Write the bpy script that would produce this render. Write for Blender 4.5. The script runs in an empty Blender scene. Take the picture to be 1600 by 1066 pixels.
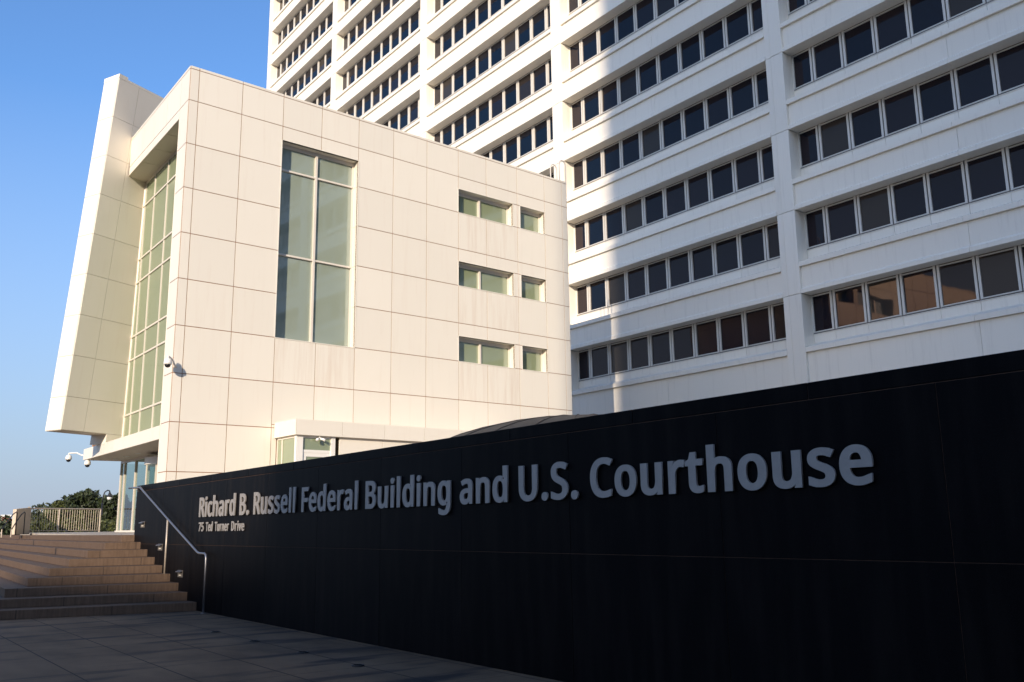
import bpy, bmesh, math, random
from mathutils import Vector, Matrix
R = math.radians
random.seed(7)
sc = bpy.context.scene
COL = sc.collection

# ------------------------------------------------------------------ camera
EYE = 1.6
cam = bpy.data.cameras.new("camera")
cam.sensor_width = 36.0
cam.lens = 1431.92 / 1600.0 * 36.0
cam.clip_end = 6000.0
co = bpy.data.objects.new("camera", cam)
COL.objects.link(co)
yaw, pitch, roll = R(36.9727), R(11.4412), R(-0.79307)
fw = Vector((math.sin(yaw), math.cos(yaw), 0)); rt = Vector((math.cos(yaw), -math.sin(yaw), 0)); up = Vector((0, 0, 1))
fw2 = fw * math.cos(pitch) + up * math.sin(pitch)
up2 = up * math.cos(pitch) - fw * math.sin(pitch)
rt3 = rt * math.cos(roll) + up2 * math.sin(roll)
up3 = up2 * math.cos(roll) - rt * math.sin(roll)
co.matrix_world = Matrix(((rt3.x, up3.x, -fw2.x, 0), (rt3.y, up3.y, -fw2.y, 0), (rt3.z, up3.z, -fw2.z, EYE), (0, 0, 0, 1)))
sc.camera = co

# ------------------------------------------------------------------ sky, sun, exposure
SUN_AZ, SUN_EL = 232.3, 16.8          # where the sun stands (clockwise from +Y)
world = bpy.data.worlds.new("World"); sc.world = world; world.use_nodes = True
wn = world.node_tree
sky = wn.nodes.new("ShaderNodeTexSky"); sky.sky_type = 'NISHITA'; sky.sun_disc = False
sky.sun_elevation = R(SUN_EL); sky.sun_rotation = R(SUN_AZ)
sky.air_density = 1.0; sky.dust_density = 2.0; sky.ozone_density = 6.0
# evening haze: the sky fades to a pale blue-grey towards the horizon, all round
_tc = wn.nodes.new("ShaderNodeTexCoord"); _sp = wn.nodes.new("ShaderNodeSeparateXYZ"); wn.links.new(_tc.outputs["Generated"], _sp.inputs[0])
_mr = wn.nodes.new("ShaderNodeMapRange"); _mr.inputs["From Min"].default_value = 0.0; _mr.inputs["From Max"].default_value = 0.42
_mr.inputs["To Min"].default_value = 0.92; _mr.inputs["To Max"].default_value = 0.0
wn.links.new(_sp.outputs["Z"], _mr.inputs["Value"])
_mx = wn.nodes.new("ShaderNodeMix"); _mx.data_type = 'RGBA'; _mx.inputs["B"].default_value = (1.65, 1.93, 2.42, 1)
wn.links.new(_mr.outputs[0], _mx.inputs["Factor"]); wn.links.new(sky.outputs[0], _mx.inputs["A"])
wn.links.new(_mx.outputs["Result"], wn.nodes["Background"].inputs[0])
wn.nodes["Background"].inputs[1].default_value = 0.145
sl = bpy.data.lights.new("sun", 'SUN'); sl.energy = 2.85; sl.angle = R(0.53); sl.color = (1.0, 0.84, 0.65)
so = bpy.data.objects.new("sun", sl); COL.objects.link(so)
tv = Vector((-math.sin(R(SUN_AZ)) * math.cos(R(SUN_EL)), -math.cos(R(SUN_AZ)) * math.cos(R(SUN_EL)), -math.sin(R(SUN_EL))))
so.rotation_euler = tv.to_track_quat('-Z', 'Y').to_euler()
so.location = (-40, -40, 60)
sc.view_settings.view_transform = 'Standard'; sc.view_settings.look = 'None'
sc.view_settings.exposure = 0.95; sc.view_settings.gamma = 1.0
sc.render.engine = 'CYCLES'
sc.cycles.max_bounces = 8; sc.cycles.transparent_max_bounces = 12
sc.cycles.caustics_reflective = False; sc.cycles.caustics_refractive = False

# ------------------------------------------------------------------ mesh helpers
class MB:
    def __init__(s): s.v = []; s.f = []
    def quad(s, a, b, c, d):
        n = len(s.v); s.v += [tuple(a), tuple(b), tuple(c), tuple(d)]; s.f.append((n, n+1, n+2, n+3))
    def hexa(s, p):            # p: 8 points, bottom 4 ccw then top 4
        n = len(s.v); s.v += [tuple(q) for q in p]
        for f in ((3, 2, 1, 0), (4, 5, 6, 7), (0, 1, 5, 4), (1, 2, 6, 5), (2, 3, 7, 6), (3, 0, 4, 7)):
            s.f.append(tuple(n + i for i in f))
    def box(s, x0, x1, y0, y1, z0, z1):
        s.fbox(WORLD, x0, x1, y0, y1, z0, z1)
    def fbox(s, F, a0, a1, b0, b1, c0, c1):   # box in a frame F = (origin, e1, e2, e3)
        o, e1, e2, e3 = F
        P = lambda a, b, c: o + e1 * a + e2 * b + e3 * c
        s.hexa([P(a0, b0, c0), P(a1, b0, c0), P(a1, b1, c0), P(a0, b1, c0), P(a0, b0, c1), P(a1, b0, c1), P(a1, b1, c1), P(a0, b1, c1)])
    def prism(s, poly, z0, z1):
        n = len(s.v); m = len(poly)
        s.v += [(p[0], p[1], z0) for p in poly] + [(p[0], p[1], z1) for p in poly]
        s.f.append(tuple(reversed(range(n, n+m)))); s.f.append(tuple(range(n+m, n+2*m)))
        for i in range(m):
            j = (i+1) % m; s.f.append((n+i, n+j, n+m+j, n+m+i))
    def fprism(s, F, poly, c0, c1):   # polygon in e1/e2, extruded along e3
        o, e1, e2, e3 = F; n = len(s.v); m = len(poly)
        s.v += [tuple(o + e1*p[0] + e2*p[1] + e3*c0) for p in poly] + [tuple(o + e1*p[0] + e2*p[1] + e3*c1) for p in poly]
        s.f.append(tuple(reversed(range(n, n+m)))); s.f.append(tuple(range(n+m, n+2*m)))
        for i in range(m):
            j = (i+1) % m; s.f.append((n+i, n+j, n+m+j, n+m+i))
    def tube(s, pts, r, seg=10, r1=None):
        pts = [Vector(p) for p in pts]; m = len(pts); n0 = len(s.v)
        prev = None
        for i, p in enumerate(pts):
            if i == 0: t = pts[1]-p
            elif i == m-1: t = p-pts[i-1]
            else: t = (pts[i+1]-p).normalized() + (p-pts[i-1]).normalized()
            t.normalize()
            if prev is None:
                a = Vector((0, 0, 1)) if abs(t.z) < .9 else Vector((1, 0, 0))
                u = t.cross(a).normalized()
            else:
                u = (prev - t * prev.dot(t)).normalized()
            prev = u; w = t.cross(u)
            rr = r if r1 is None else r + (r1-r)*i/(m-1)
            for k in range(seg):
                a = 2*math.pi*k/seg; s.v.append(tuple(p + u*math.cos(a)*rr + w*math.sin(a)*rr))
        for i in range(m-1):
            for k in range(seg):
                a = n0+i*seg+k; b = n0+i*seg+(k+1) % seg
                s.f.append((a, b, b+seg, a+seg))
        s.f.append(tuple(reversed(range(n0, n0+seg)))); s.f.append(tuple(range(n0+(m-1)*seg, n0+m*seg)))
    def lathe(s, c, prof, seg=24, axis=Vector((0, 0, 1))):   # prof: (radius, height)
        c = Vector(c); axis = Vector(axis).normalized()
        a = Vector((1, 0, 0)) if abs(axis.x) < .9 else Vector((0, 1, 0))
        u = axis.cross(a).normalized(); w = axis.cross(u); n0 = len(s.v)
        for (r, h) in prof:
            for k in range(seg):
                t = 2*math.pi*k/seg; s.v.append(tuple(c + axis*h + u*math.cos(t)*r + w*math.sin(t)*r))
        for i in range(len(prof)-1):
            for k in range(seg):
                a0 = n0+i*seg+k; b0 = n0+i*seg+(k+1) % seg
                s.f.append((a0, b0, b0+seg, a0+seg))
        s.f.append(tuple(reversed(range(n0, n0+seg)))); s.f.append(tuple(range(n0+(len(prof)-1)*seg, n0+len(prof)*seg)))
    def build(s, name, mat, parent=None, smooth=False, bevel=0.0):
        me = bpy.data.meshes.new(name); me.from_pydata(s.v, [], s.f); me.validate()
        bm = bmesh.new(); bm.from_mesh(me); bmesh.ops.recalc_face_normals(bm, faces=bm.faces)
        bm.to_mesh(me); bm.free(); me.update()
        me.materials.append(mat)
        if smooth:
            for p in me.polygons: p.use_smooth = True
        o = bpy.data.objects.new(name, me); COL.objects.link(o)
        if parent is not None: o.parent = parent
        if bevel:
            b = o.modifiers.new("bevel", 'BEVEL'); b.width = bevel; b.segments = 2; b.limit_method = 'ANGLE'
        return o
WORLD = (Vector((0, 0, 0)), Vector((1, 0, 0)), Vector((0, 1, 0)), Vector((0, 0, 1)))

def tag(o, label=None, cat=None, group=None, kind=None):
    if label: o["label"] = label
    if cat: o["category"] = cat
    if group: o["group"] = group
    if kind: o["kind"] = kind
    return o
def empty(name, label, cat, loc=(0, 0, 0), group=None):
    o = bpy.data.objects.new(name, None); COL.objects.link(o)
    # roots stay at the world origin so that parts keep world coordinates
    return tag(o, label, cat, group)
def rel(o):                # shift a root to the base of its parts without moving them
    pts = []
    def walk(x):
        for c in x.children:
            if c.type == 'MESH': pts.extend([c.matrix_basis @ v.co for v in c.data.vertices][:4000])
            walk(c)
    walk(o)
    if not pts: return o
    xs = [p.x for p in pts]; ys = [p.y for p in pts]; zs = [p.z for p in pts]
    base = Vector(((min(xs)+max(xs))/2, (min(ys)+max(ys))/2, min(zs)))
    o.location = base
    for c in o.children: c.location = c.location - base
    return o

# ------------------------------------------------------------------ materials
def mat(name, col=(.8, .8, .8), rough=.6, metal=0.0, spec=.5, noise=0.0, nscale=4.0, nstretch=(1, 1, 1), bump=0.0, bscale=40.0, col2=None, island=0.0, coords='Object'):
    m = bpy.data.materials.new(name); m.use_nodes = True; nt = m.node_tree; N = nt.nodes; L = nt.links
    b = N["Principled BSDF"]
    b.inputs["Base Color"].default_value = (*col, 1); b.inputs["Roughness"].default_value = rough
    b.inputs["Metallic"].default_value = metal; b.inputs["Specular IOR Level"].default_value = spec
    src = None
    tc = N.new("ShaderNodeTexCoord")
    if noise or col2:
        mp = N.new("ShaderNodeMapping"); mp.inputs["Scale"].default_value = nstretch
        L.new(tc.outputs[coords], mp.inputs[0])
        nz = N.new("ShaderNodeTexNoise"); nz.inputs["Scale"].default_value = nscale; nz.inputs["Detail"].default_value = 6; nz.inputs["Roughness"].default_value = .6
        L.new(mp.outputs[0], nz.inputs["Vector"])
        rp = N.new("ShaderNodeMapRange"); rp.inputs["From Min"].default_value = .3; rp.inputs["From Max"].default_value = .7
        L.new(nz.outputs["Fac"], rp.inputs["Value"])
        mx = N.new("ShaderNodeMix"); mx.data_type = 'RGBA'
        c2 = col2 if col2 else tuple(c*(1-noise) for c in col)
        mx.inputs["A"].default_value = (*col, 1); mx.inputs["B"].default_value = (*c2, 1)
        L.new(rp.outputs[0], mx.inputs["Factor"]); src = mx.outputs["Result"]
    if island:
        g = N.new("ShaderNodeNewGeometry"); mr = N.new("ShaderNodeMapRange")
        mr.inputs["To Min"].default_value = 1-island; mr.inputs["To Max"].default_value = 1.0
        L.new(g.outputs["Random Per Island"], mr.inputs["Value"])
        vm = N.new("ShaderNodeVectorMath"); vm.operation = 'SCALE'
        if src is not None: L.new(src, vm.inputs[0])
        else: vm.inputs[0].default_value = col
        L.new(mr.outputs[0], vm.inputs["Scale"]); src = vm.outputs[0]
    if src is not None: L.new(src, b.inputs["Base Color"])
    if bump:
        n2 = N.new("ShaderNodeTexNoise"); n2.inputs["Scale"].default_value = bscale; n2.inputs["Detail"].default_value = 5
        L.new(tc.outputs[coords], n2.inputs["Vector"])
        bp = N.new("ShaderNodeBump"); bp.inputs["Strength"].default_value = bump; bp.inputs["Distance"].default_value = .02
        L.new(n2.outputs["Fac"], bp.inputs["Height"]); L.new(bp.outputs[0], b.inputs["Normal"])
    return m

def panel_mat(name, col, streak_col, island=.05, strong=False, tomax=.22):
    """large metal wall panels: small tone shifts from panel to panel, faint vertical rain streaks, soft oil-canning"""
    m = mat(name, col, rough=.42, spec=.35, island=island); nt = m.node_tree; N = nt.nodes; L = nt.links
    b = N["Principled BSDF"]; base = b.inputs["Base Color"].links[0].from_socket
    tc = N.new("ShaderNodeTexCoord")
    mp = N.new("ShaderNodeMapping"); mp.inputs["Scale"].default_value = (3.2, 3.2, .22); L.new(tc.outputs["Object"], mp.inputs[0])
    nz = N.new("ShaderNodeTexNoise"); nz.inputs["Scale"].default_value = 1.6; nz.inputs["Detail"].default_value = 8; nz.inputs["Roughness"].default_value = .65
    L.new(mp.outputs[0], nz.inputs["Vector"])
    rp = N.new("ShaderNodeMapRange"); rp.inputs["From Min"].default_value = .45 if strong else .54; rp.inputs["From Max"].default_value = .75 if strong else .8; rp.inputs["To Max"].default_value = .30 if strong else tomax
    L.new(nz.outputs["Fac"], rp.inputs["Value"])
    mx = N.new("ShaderNodeMix"); mx.data_type = 'RGBA'; mx.inputs["B"].default_value = (*streak_col, 1)
    L.new(base, mx.inputs["A"]); L.new(rp.outputs[0], mx.inputs["Factor"]); L.new(mx.outputs["Result"], b.inputs["Base Color"])
    n2 = N.new("ShaderNodeTexNoise"); n2.inputs["Scale"].default_value = .9; n2.inputs["Detail"].default_value = 2; L.new(tc.outputs["Object"], n2.inputs["Vector"])
    bp = N.new("ShaderNodeBump"); bp.inputs["Strength"].default_value = .25; bp.inputs["Distance"].default_value = .05
    L.new(n2.outputs["Fac"], bp.inputs["Height"]); L.new(bp.outputs[0], b.inputs["Normal"])
    return m

def glass_mat(name, tint, film=None, film_fac=0.0, refl=1.0, rough=.01):
    """tinted see-through glazing with a mirror share that grows at grazing angles; film = a light shade right behind the pane"""
    m = bpy.data.materials.new(name); m.use_nodes = True; nt = m.node_tree; N = nt.nodes; L = nt.links
    N.remove(N["Principled BSDF"]); out = N["Material Output"]
    tr = N.new("ShaderNodeBsdfTransparent"); tr.inputs[0].default_value = (*tint, 1)
    cur = tr.outputs[0]
    if film:
        df = N.new("ShaderNodeBsdfDiffuse"); df.inputs[0].default_value = (*film, 1)
        mx = N.new("ShaderNodeMixShader"); mx.inputs[0].default_value = film_fac
        L.new(cur, mx.inputs[1]); L.new(df.outputs[0], mx.inputs[2]); cur = mx.outputs[0]
    gl = N.new("ShaderNodeBsdfGlossy"); gl.inputs[0].default_value = (.92, .96, 1, 1); gl.inputs["Roughness"].default_value = rough
    lw = N.new("ShaderNodeLayerWeight"); lw.inputs[0].default_value = .5
    pw = N.new("ShaderNodeMath"); pw.operation = 'POWER'; pw.inputs[1].default_value = 4.5; L.new(lw.outputs["Facing"], pw.inputs[0])
    mu = N.new("ShaderNodeMapRange"); mu.inputs["To Min"].default_value = .05*refl; mu.inputs["To Max"].default_value = .85
    L.new(pw.outputs[0], mu.inputs["Value"])
    m2 = N.new("ShaderNodeMixShader"); L.new(mu.outputs[0], m2.inputs[0]); L.new(cur, m2.inputs[1]); L.new(gl.outputs[0], m2.inputs[2])
    L.new(m2.outputs[0], out.inputs[0])
    return m

def tower_glass():
    """dark office glass: blue-black panes, a few with pale blinds or a brown cast, slightly wavy so each reflects a little differently"""
    m = mat("dark_office_glass", (.010, .013, .026), rough=.03, spec=.46); nt = m.node_tree; N = nt.nodes; L = nt.links
    b = N["Principled BSDF"]; g = N.new("ShaderNodeNewGeometry")
    b.inputs["Specular Tint"].default_value = (1.0, .66, .50, 1)      # bronze-coated glass
    oi = N.new("ShaderNodeObjectInfo")
    ad = N.new("ShaderNodeMath"); ad.operation = 'ADD'; L.new(g.outputs["Random Per Island"], ad.inputs[0]); L.new(oi.outputs["Random"], ad.inputs[1])
    fr = N.new("ShaderNodeMath"); fr.operation = 'FRACT'; L.new(ad.outputs[0], fr.inputs[0])
    cr = N.new("ShaderNodeValToRGB"); cr.color_ramp.interpolation = 'CONSTANT'
    e = cr.color_ramp.elements; e[0].position = 0; e[0].color = (.002, .006, .015, 1); e[1].position = .45; e[1].color = (.004, .008, .017, 1)
    for p, c in ((.74, (.009, .010, .017, 1)), (.88, (.018, .016, .017, 1)), (.93, (.036, .032, .029, 1))):
        x = e.new(p); x.color = c
    L.new(fr.outputs[0], cr.inputs[0]); L.new(cr.outputs[0], b.inputs["Base Color"])
    tc = N.new("ShaderNodeTexCoord")
    n2 = N.new("ShaderNodeTexNoise"); n2.inputs["Scale"].default_value = .7; n2.inputs["Detail"].default_value = 1; L.new(tc.outputs["Object"], n2.inputs["Vector"])
    bp = N.new("ShaderNodeBump"); bp.inputs["Strength"].default_value = .10; bp.inputs["Distance"].default_value = .06
    L.new(n2.outputs["Fac"], bp.inputs["Height"]); L.new(bp.outputs[0], b.inputs["Normal"])
    return m

def granite_wall():
    m = mat("honed_black_granite", (.0044, .0043, .0056), rough=.42, spec=.03, island=.35); nt = m.node_tree; N = nt.nodes; L = nt.links
    b = N["Principled BSDF"]; base = b.inputs["Base Color"].links[0].from_socket
    tc = N.new("ShaderNodeTexCoord"); v = N.new("ShaderNodeTexVoronoi"); v.inputs["Scale"].default_value = 110; L.new(tc.outputs["Object"], v.inputs["Vector"])
    lt = N.new("ShaderNodeMath"); lt.operation = 'LESS_THAN'; lt.inputs[1].default_value = .16; L.new(v.outputs["Distance"], lt.inputs[0])
    mp = N.new("ShaderNodeMapping"); mp.inputs["Scale"].default_value = (1, 3.0, .35); L.new(tc.outputs["Object"], mp.inputs[0])
    nz = N.new("ShaderNodeTexNoise"); nz.inputs["Scale"].default_value = 2.2; nz.inputs["Detail"].default_value = 7; L.new(mp.outputs[0], nz.inputs["Vector"])
    rp = N.new("ShaderNodeMapRange"); rp.inputs["From Min"].default_value = .45; rp.inputs["From Max"].default_value = .8; rp.inputs["To Max"].default_value = .32
    L.new(nz.outputs["Fac"], rp.inputs["Value"])
    m1 = N.new("ShaderNodeMix"); m1.data_type = 'RGBA'; m1.inputs["B"].default_value = (.024, .0195, .017, 1); L.new(rp.outputs[0], m1.inputs["Factor"]); L.new(base, m1.inputs["A"])
    m2 = N.new("ShaderNodeMix"); m2.data_type = 'RGBA'; m2.inputs["B"].default_value = (.016, .018, .024, 1); L.new(lt.outputs[0], m2.inputs["Factor"]); L.new(m1.outputs["Result"], m2.inputs["A"])
    L.new(m2.outputs["Result"], b.inputs["Base Color"])
    return m

def step_granite():
    """brown thermal-finish granite steps: fine vertical sawing marks on the risers, butt joints"""
    m = mat("brown_step_granite", (.145, .096, .066), rough=.75, spec=.2, col2=(.088, .057, .039), nscale=6, nstretch=(3.5, 3.5, .35), bump=.25, bscale=60)
    nt = m.node_tree; N = nt.nodes; L = nt.links; b = N["Principled BSDF"]; base = b.inputs["Base Color"].links[0].from_socket
    g = N.new("ShaderNodeNewGeometry"); sp = N.new("ShaderNodeSeparateXYZ"); L.new(g.outputs["Position"], sp.inputs[0])
    st = N.new("ShaderNodeMath"); st.operation = 'MULTIPLY'; st.inputs[1].default_value = 4.37; L.new(sp.outputs["Z"], st.inputs[0])
    fl = N.new("ShaderNodeMath"); fl.operation = 'DIVIDE'; fl.inputs[1].default_value = .169; L.new(sp.outputs["Z"], fl.inputs[0])
    f2 = N.new("ShaderNodeMath"); f2.operation = 'FLOOR'; L.new(fl.outputs[0], f2.inputs[0])
    f3 = N.new("ShaderNodeMath"); f3.operation = 'MULTIPLY'; f3.inputs[1].default_value = .73; L.new(f2.outputs[0], f3.inputs[0])
    ad = N.new("ShaderNodeMath"); ad.operation = 'ADD'; L.new(sp.outputs["X"], ad.inputs[0]); L.new(f3.outputs[0], ad.inputs[1])
    mo = N.new("ShaderNodeMath"); mo.operation = 'PINGPONG'; mo.inputs[1].default_value = .82; L.new(ad.outputs[0], mo.inputs[0])
    lt = N.new("ShaderNodeMath"); lt.operation = 'LESS_THAN'; lt.inputs[1].default_value = .006; L.new(mo.outputs[0], lt.inputs[0])
    mx = N.new("ShaderNodeMix"); mx.data_type = 'RGBA'; mx.inputs["B"].default_value = (.03, .022, .018, 1)
    L.new(lt.outputs[0], mx.inputs["Factor"]); L.new(base, mx.inputs["A"]); L.new(mx.outputs["Result"], b.inputs["Base Color"])
    return m

def plaza_mat():
    """grey concrete plaza slabs: sawn joints, blotchy damp stains"""
    m = mat("plaza_concrete", (.200, .130, .080), rough=.8, spec=.2, col2=(.090, .060, .039), nscale=.9, nstretch=(1.0, .5, 1), bump=.3, bscale=50)
    nt = m.node_tree; N = nt.nodes; L = nt.links; b = N["Principled BSDF"]; base = b.inputs["Base Color"].links[0].from_socket
    g = N.new("ShaderNodeNewGeometry"); sp = N.new("ShaderNodeSeparateXYZ"); L.new(g.outputs["Position"], sp.inputs[0])
    def line(sock, off, half, wd):
        a = N.new("ShaderNodeMath"); a.operation = 'ADD'; a.inputs[1].default_value = off; L.new(sock, a.inputs[0])
        p = N.new("ShaderNodeMath"); p.operation = 'PINGPONG'; p.inputs[1].default_value = half; L.new(a.outputs[0], p.inputs[0])
        q = N.new("ShaderNodeMath"); q.operation = 'LESS_THAN'; q.inputs[1].default_value = wd; L.new(p.outputs[0], q.inputs[0]); return q.outputs[0]
    lx = line(sp.outputs["X"], -4.48+9.4, .47, .009); ly = line(sp.outputs["Y"], -13.5+16.6, .83, .005)
    mxx = N.new("ShaderNodeMath"); mxx.operation = 'MAXIMUM'; L.new(lx, mxx.inputs[0]); L.new(ly, mxx.inputs[1])
    mx = N.new("ShaderNodeMix"); mx.data_type = 'RGBA'; mx.inputs["B"].default_value = (.012, .011, .012, 1)
    L.new(mxx.outputs[0], mx.inputs["Factor"]); L.new(base, mx.inputs["A"]); L.new(mx.outputs["Result"], b.inputs["Base Color"])
    # darker damp streaks
    tc = N.new("ShaderNodeTexCoord"); mp = N.new("ShaderNodeMapping"); mp.inputs["Scale"].default_value = (.35, 1.6, 1); mp.inputs["Rotation"].default_value = (0, 0, .5); L.new(tc.outputs["Object"], mp.inputs[0])
    nz = N.new("ShaderNodeTexNoise"); nz.inputs["Scale"].default_value = 1.3; nz.inputs["Detail"].default_value = 5; L.new(mp.outputs[0], nz.inputs["Vector"])
    rp = N.new("ShaderNodeMapRange"); rp.inputs["From Min"].default_value = .52; rp.inputs["From Max"].default_value = .66; rp.inputs["To Max"].default_value = .8; L.new(nz.outputs["Fac"], rp.inputs["Value"])
    m3 = N.new("ShaderNodeMix"); m3.data_type = 'RGBA'; m3.inputs["B"].default_value = (.018, .019, .023, 1); L.new(rp.outputs[0], m3.inputs["Factor"]); L.new(mx.outputs["Result"], m3.inputs["A"])
    L.new(m3.outputs["Result"], b.inputs["Base Color"])
    return m

M = dict(
    cream=panel_mat("cream_metal_panel", (.80, .75, .66), (.62, .50, .40)),
    seam=mat("brown_sealant_joint", (.34, .17, .09), rough=.8),
    white=panel_mat("white_precast_panel", (.88, .82, .72), (.60, .54, .46), island=.06, tomax=.4),
    frame=mat("bronze_white_window_frame", (.66, .63, .58), rough=.4),
    groove=mat("dark_gasket", (.10, .085, .07), rough=.7),
    tglass=tower_glass(),
    tallglass=glass_mat("green_tinted_glass", (.66, .74, .58), film=(.37, .43, .35), film_fac=.80, refl=3.2),
    stained=panel_mat("rain_stained_panel", (.80, .75, .66), (.50, .33, .22), strong=True),
    cglass=glass_mat("green_shaded_glass", (.50, .58, .46), film=(.29, .34, .215), film_fac=.86, refl=3.0),
    clear=glass_mat("clear_lobby_glass", (.62, .74, .68), refl=2.2),
    alum=mat("champagne_aluminium_mullion", (.72, .66, .58), rough=.35, spec=.5),
    granite=granite_wall(),
    wallseam=mat("rust_brown_mortar", (.075, .038, .023), rough=.8),
    steel=mat("brushed_steel_rail", (.30, .29, .30), rough=.38, metal=.8),
    letter=mat("brushed_grey_metal_letter", (.32, .297, .28), rough=.55, metal=.1, noise=.12, nscale=9),
    step=step_granite(),
    plaza=plaza_mat(),
    terrace=mat("pale_terrace_paving", (.46, .40, .33), rough=.8, noise=.2, nscale=1.5),
    road=mat("distant_ground", (.24, .215, .18), rough=.9, noise=.3, nscale=.05),
    interior=mat("interior_plaster", (.75, .72, .62), rough=.9),
    darkint=mat("interior_floor", (.16, .15, .13), rough=.8),
    soffit=mat("soffit_panel", (.62, .55, .45), rough=.6),
    roof=mat("roof_membrane", (.35, .34, .32), rough=.9, noise=.2),
    domeroof=mat("weathered_zinc_roof", (.16, .115, .08), rough=.6, spec=.3, noise=.25, nscale=2),
    ladder=mat("painted_ladder_steel", (.60, .55, .50), rough=.5),
    camwhite=mat("white_camera_plastic", (.80, .78, .74), rough=.35),
    black=mat("black_gloss_plastic", (.012, .012, .014), rough=.12),
    iron=mat("black_cast_iron", (.012, .013, .018), rough=.5),
    galv=mat("satin_steel_bar", (.50, .43, .36), rough=.4, metal=.3),
    stone=mat("pale_parapet_stone", (.66, .55, .43), rough=.8, noise=.15, nscale=3),
    bark=mat("grey_bark", (.08, .06, .045), rough=.9, noise=.4, nscale=8),
    leafd=mat("dark_green_leaves", (.034, .050, .013), rough=.6, island=.6),
    leafy=mat("yellow_green_leaves", (.085, .100, .022), rough=.6, island=.6),
    brick=mat("red_brick", (.30, .10, .06), rough=.85, noise=.3, nscale=3),
    city=mat("office_stone", (.58, .51, .42), rough=.8, noise=.15, nscale=.5),
    lamp=mat("frosted_lamp_glass", (.75, .75, .72), rough=.3),
)

def sub_rect(r, h):
    x0, x1, y0, y1 = r; a0, a1, b0, b1 = h
    if a1 <= x0 or a0 >= x1 or b1 <= y0 or b0 >= y1: return [r]
    out = []
    if b0 > y0: out.append((x0, x1, y0, b0))
    if b1 < y1: out.append((x0, x1, b1, y1))
    m0, m1 = max(y0, b0), min(y1, b1)
    if a0 > x0: out.append((x0, a0, m0, m1))
    if a1 < x1: out.append((a1, x1, m0, m1))
    return out
def grid_rects(us, zs, holes=()):
    rs = []
    for i in range(len(us)-1):
        for j in range(len(zs)-1):
            cur = [(us[i], us[i+1], zs[j], zs[j+1])]
            for h in holes:
                nx = []
                for r in cur: nx += sub_rect(r, h)
                cur = nx
            rs += cur
    return [r for r in rs if r[1]-r[0] > .03 and r[3]-r[2] > .03]
def clad(mb, F, rects, gap=.028, th=.018):     # F=(o,u,z,out): slabs standing proud of the plane
    for (a, b, c, d) in rects:
        mb.fbox(F, a+gap/2, b-gap/2, c+gap/2, d-gap/2, 0, th)

Z3 = Vector((0, 0, 1))
P0 = Vector((9.289, 31.666, 0))
DEL = R(3.156)
U = Vector((math.cos(DEL), math.sin(DEL), 0)); V = Vector((-math.sin(DEL), math.cos(DEL), 0))
X = Vector((1, 0, 0)); Y = Vector((0, 1, 0))
FLOOR = 1.60

# ================================================================== SETTING: ground
def ground():
    mb = MB(); mb.quad((-2500, -2500, -.02), (2500, -2500, -.02), (2500, 3000, -.02), (-2500, 3000, -.02))
    tag(mb.build("ground", M["road"]), kind="structure")
    mb = MB(); mb.quad((-30, -20, 0), (6.9, -20, 0), (6.9, 70, 0), (-30, 70, 0))
    tag(mb.build("plaza_pavement", M["plaza"]), kind="structure")
    # raised terrace behind the sign wall and steps, rising very slightly towards the building
    mb = MB()
    poly = [(6.96, 3.0), (60, 3.0), (60, 52), (8.45, 52), (8.0, 50), (6.30, 24.9), (6.96, 24.6)]
    zt = lambda y: 1.505 + max(0, y-24.4)*.0042
    n = len(mb.v); m = len(poly)
    mb.v += [(p[0], p[1], -.01) for p in poly] + [(p[0], p[1], zt(p[1])) for p in poly]
    mb.f.append(tuple(reversed(range(n, n+m)))); mb.f.append(tuple(range(n+m, n+2*m)))
    for i in range(m): mb.f.append((n+i, n+(i+1) % m, n+m+(i+1) % m, n+m+i))
    tag(mb.build("terrace_pavement", M["terrace"]), kind="structure")
ground()

# ================================================================== STEPS
def steps():
    root = empty("staircase", "broad brown granite staircase climbing to the terrace left of the black sign wall", "stairs")
    rz = .1690
    for k in range(1, 10):
        cx = 6.186-.490*(9-k); cy = 24.48-.512*(9-k)
        yr = 19.45+.62*(k-1); yr = min(yr, 24.36)
        if k < 3: cx = 3.24-.49*(3-k); cy = yr+.22*(6.5-cx)
        far = 58
        xf = cx+.052*(far-cy)
        xb = 6.49
        inner = 60 if k < 9 else 60
        # only a 1.2 m wide ring per step is real; everything inside is filled with the same block
        if k < 9:
            poly = [(xb, yr), (xb, yr+1.5), (cx+1.4, cy+1.4), (xf+1.4, far), (xf, far), (cx, cy)]
        else:
            poly = [(xb, yr), (xb, yr+.3), (cx+.35, cy+.3), (xf+.35, far), (xf, far), (cx, cy)]
        mb = MB(); mb.prism(poly, rz*(k-1), rz*k)
        mb.build("step", M["step"], root, bevel=.008)
    rel(root)
steps()

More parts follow.
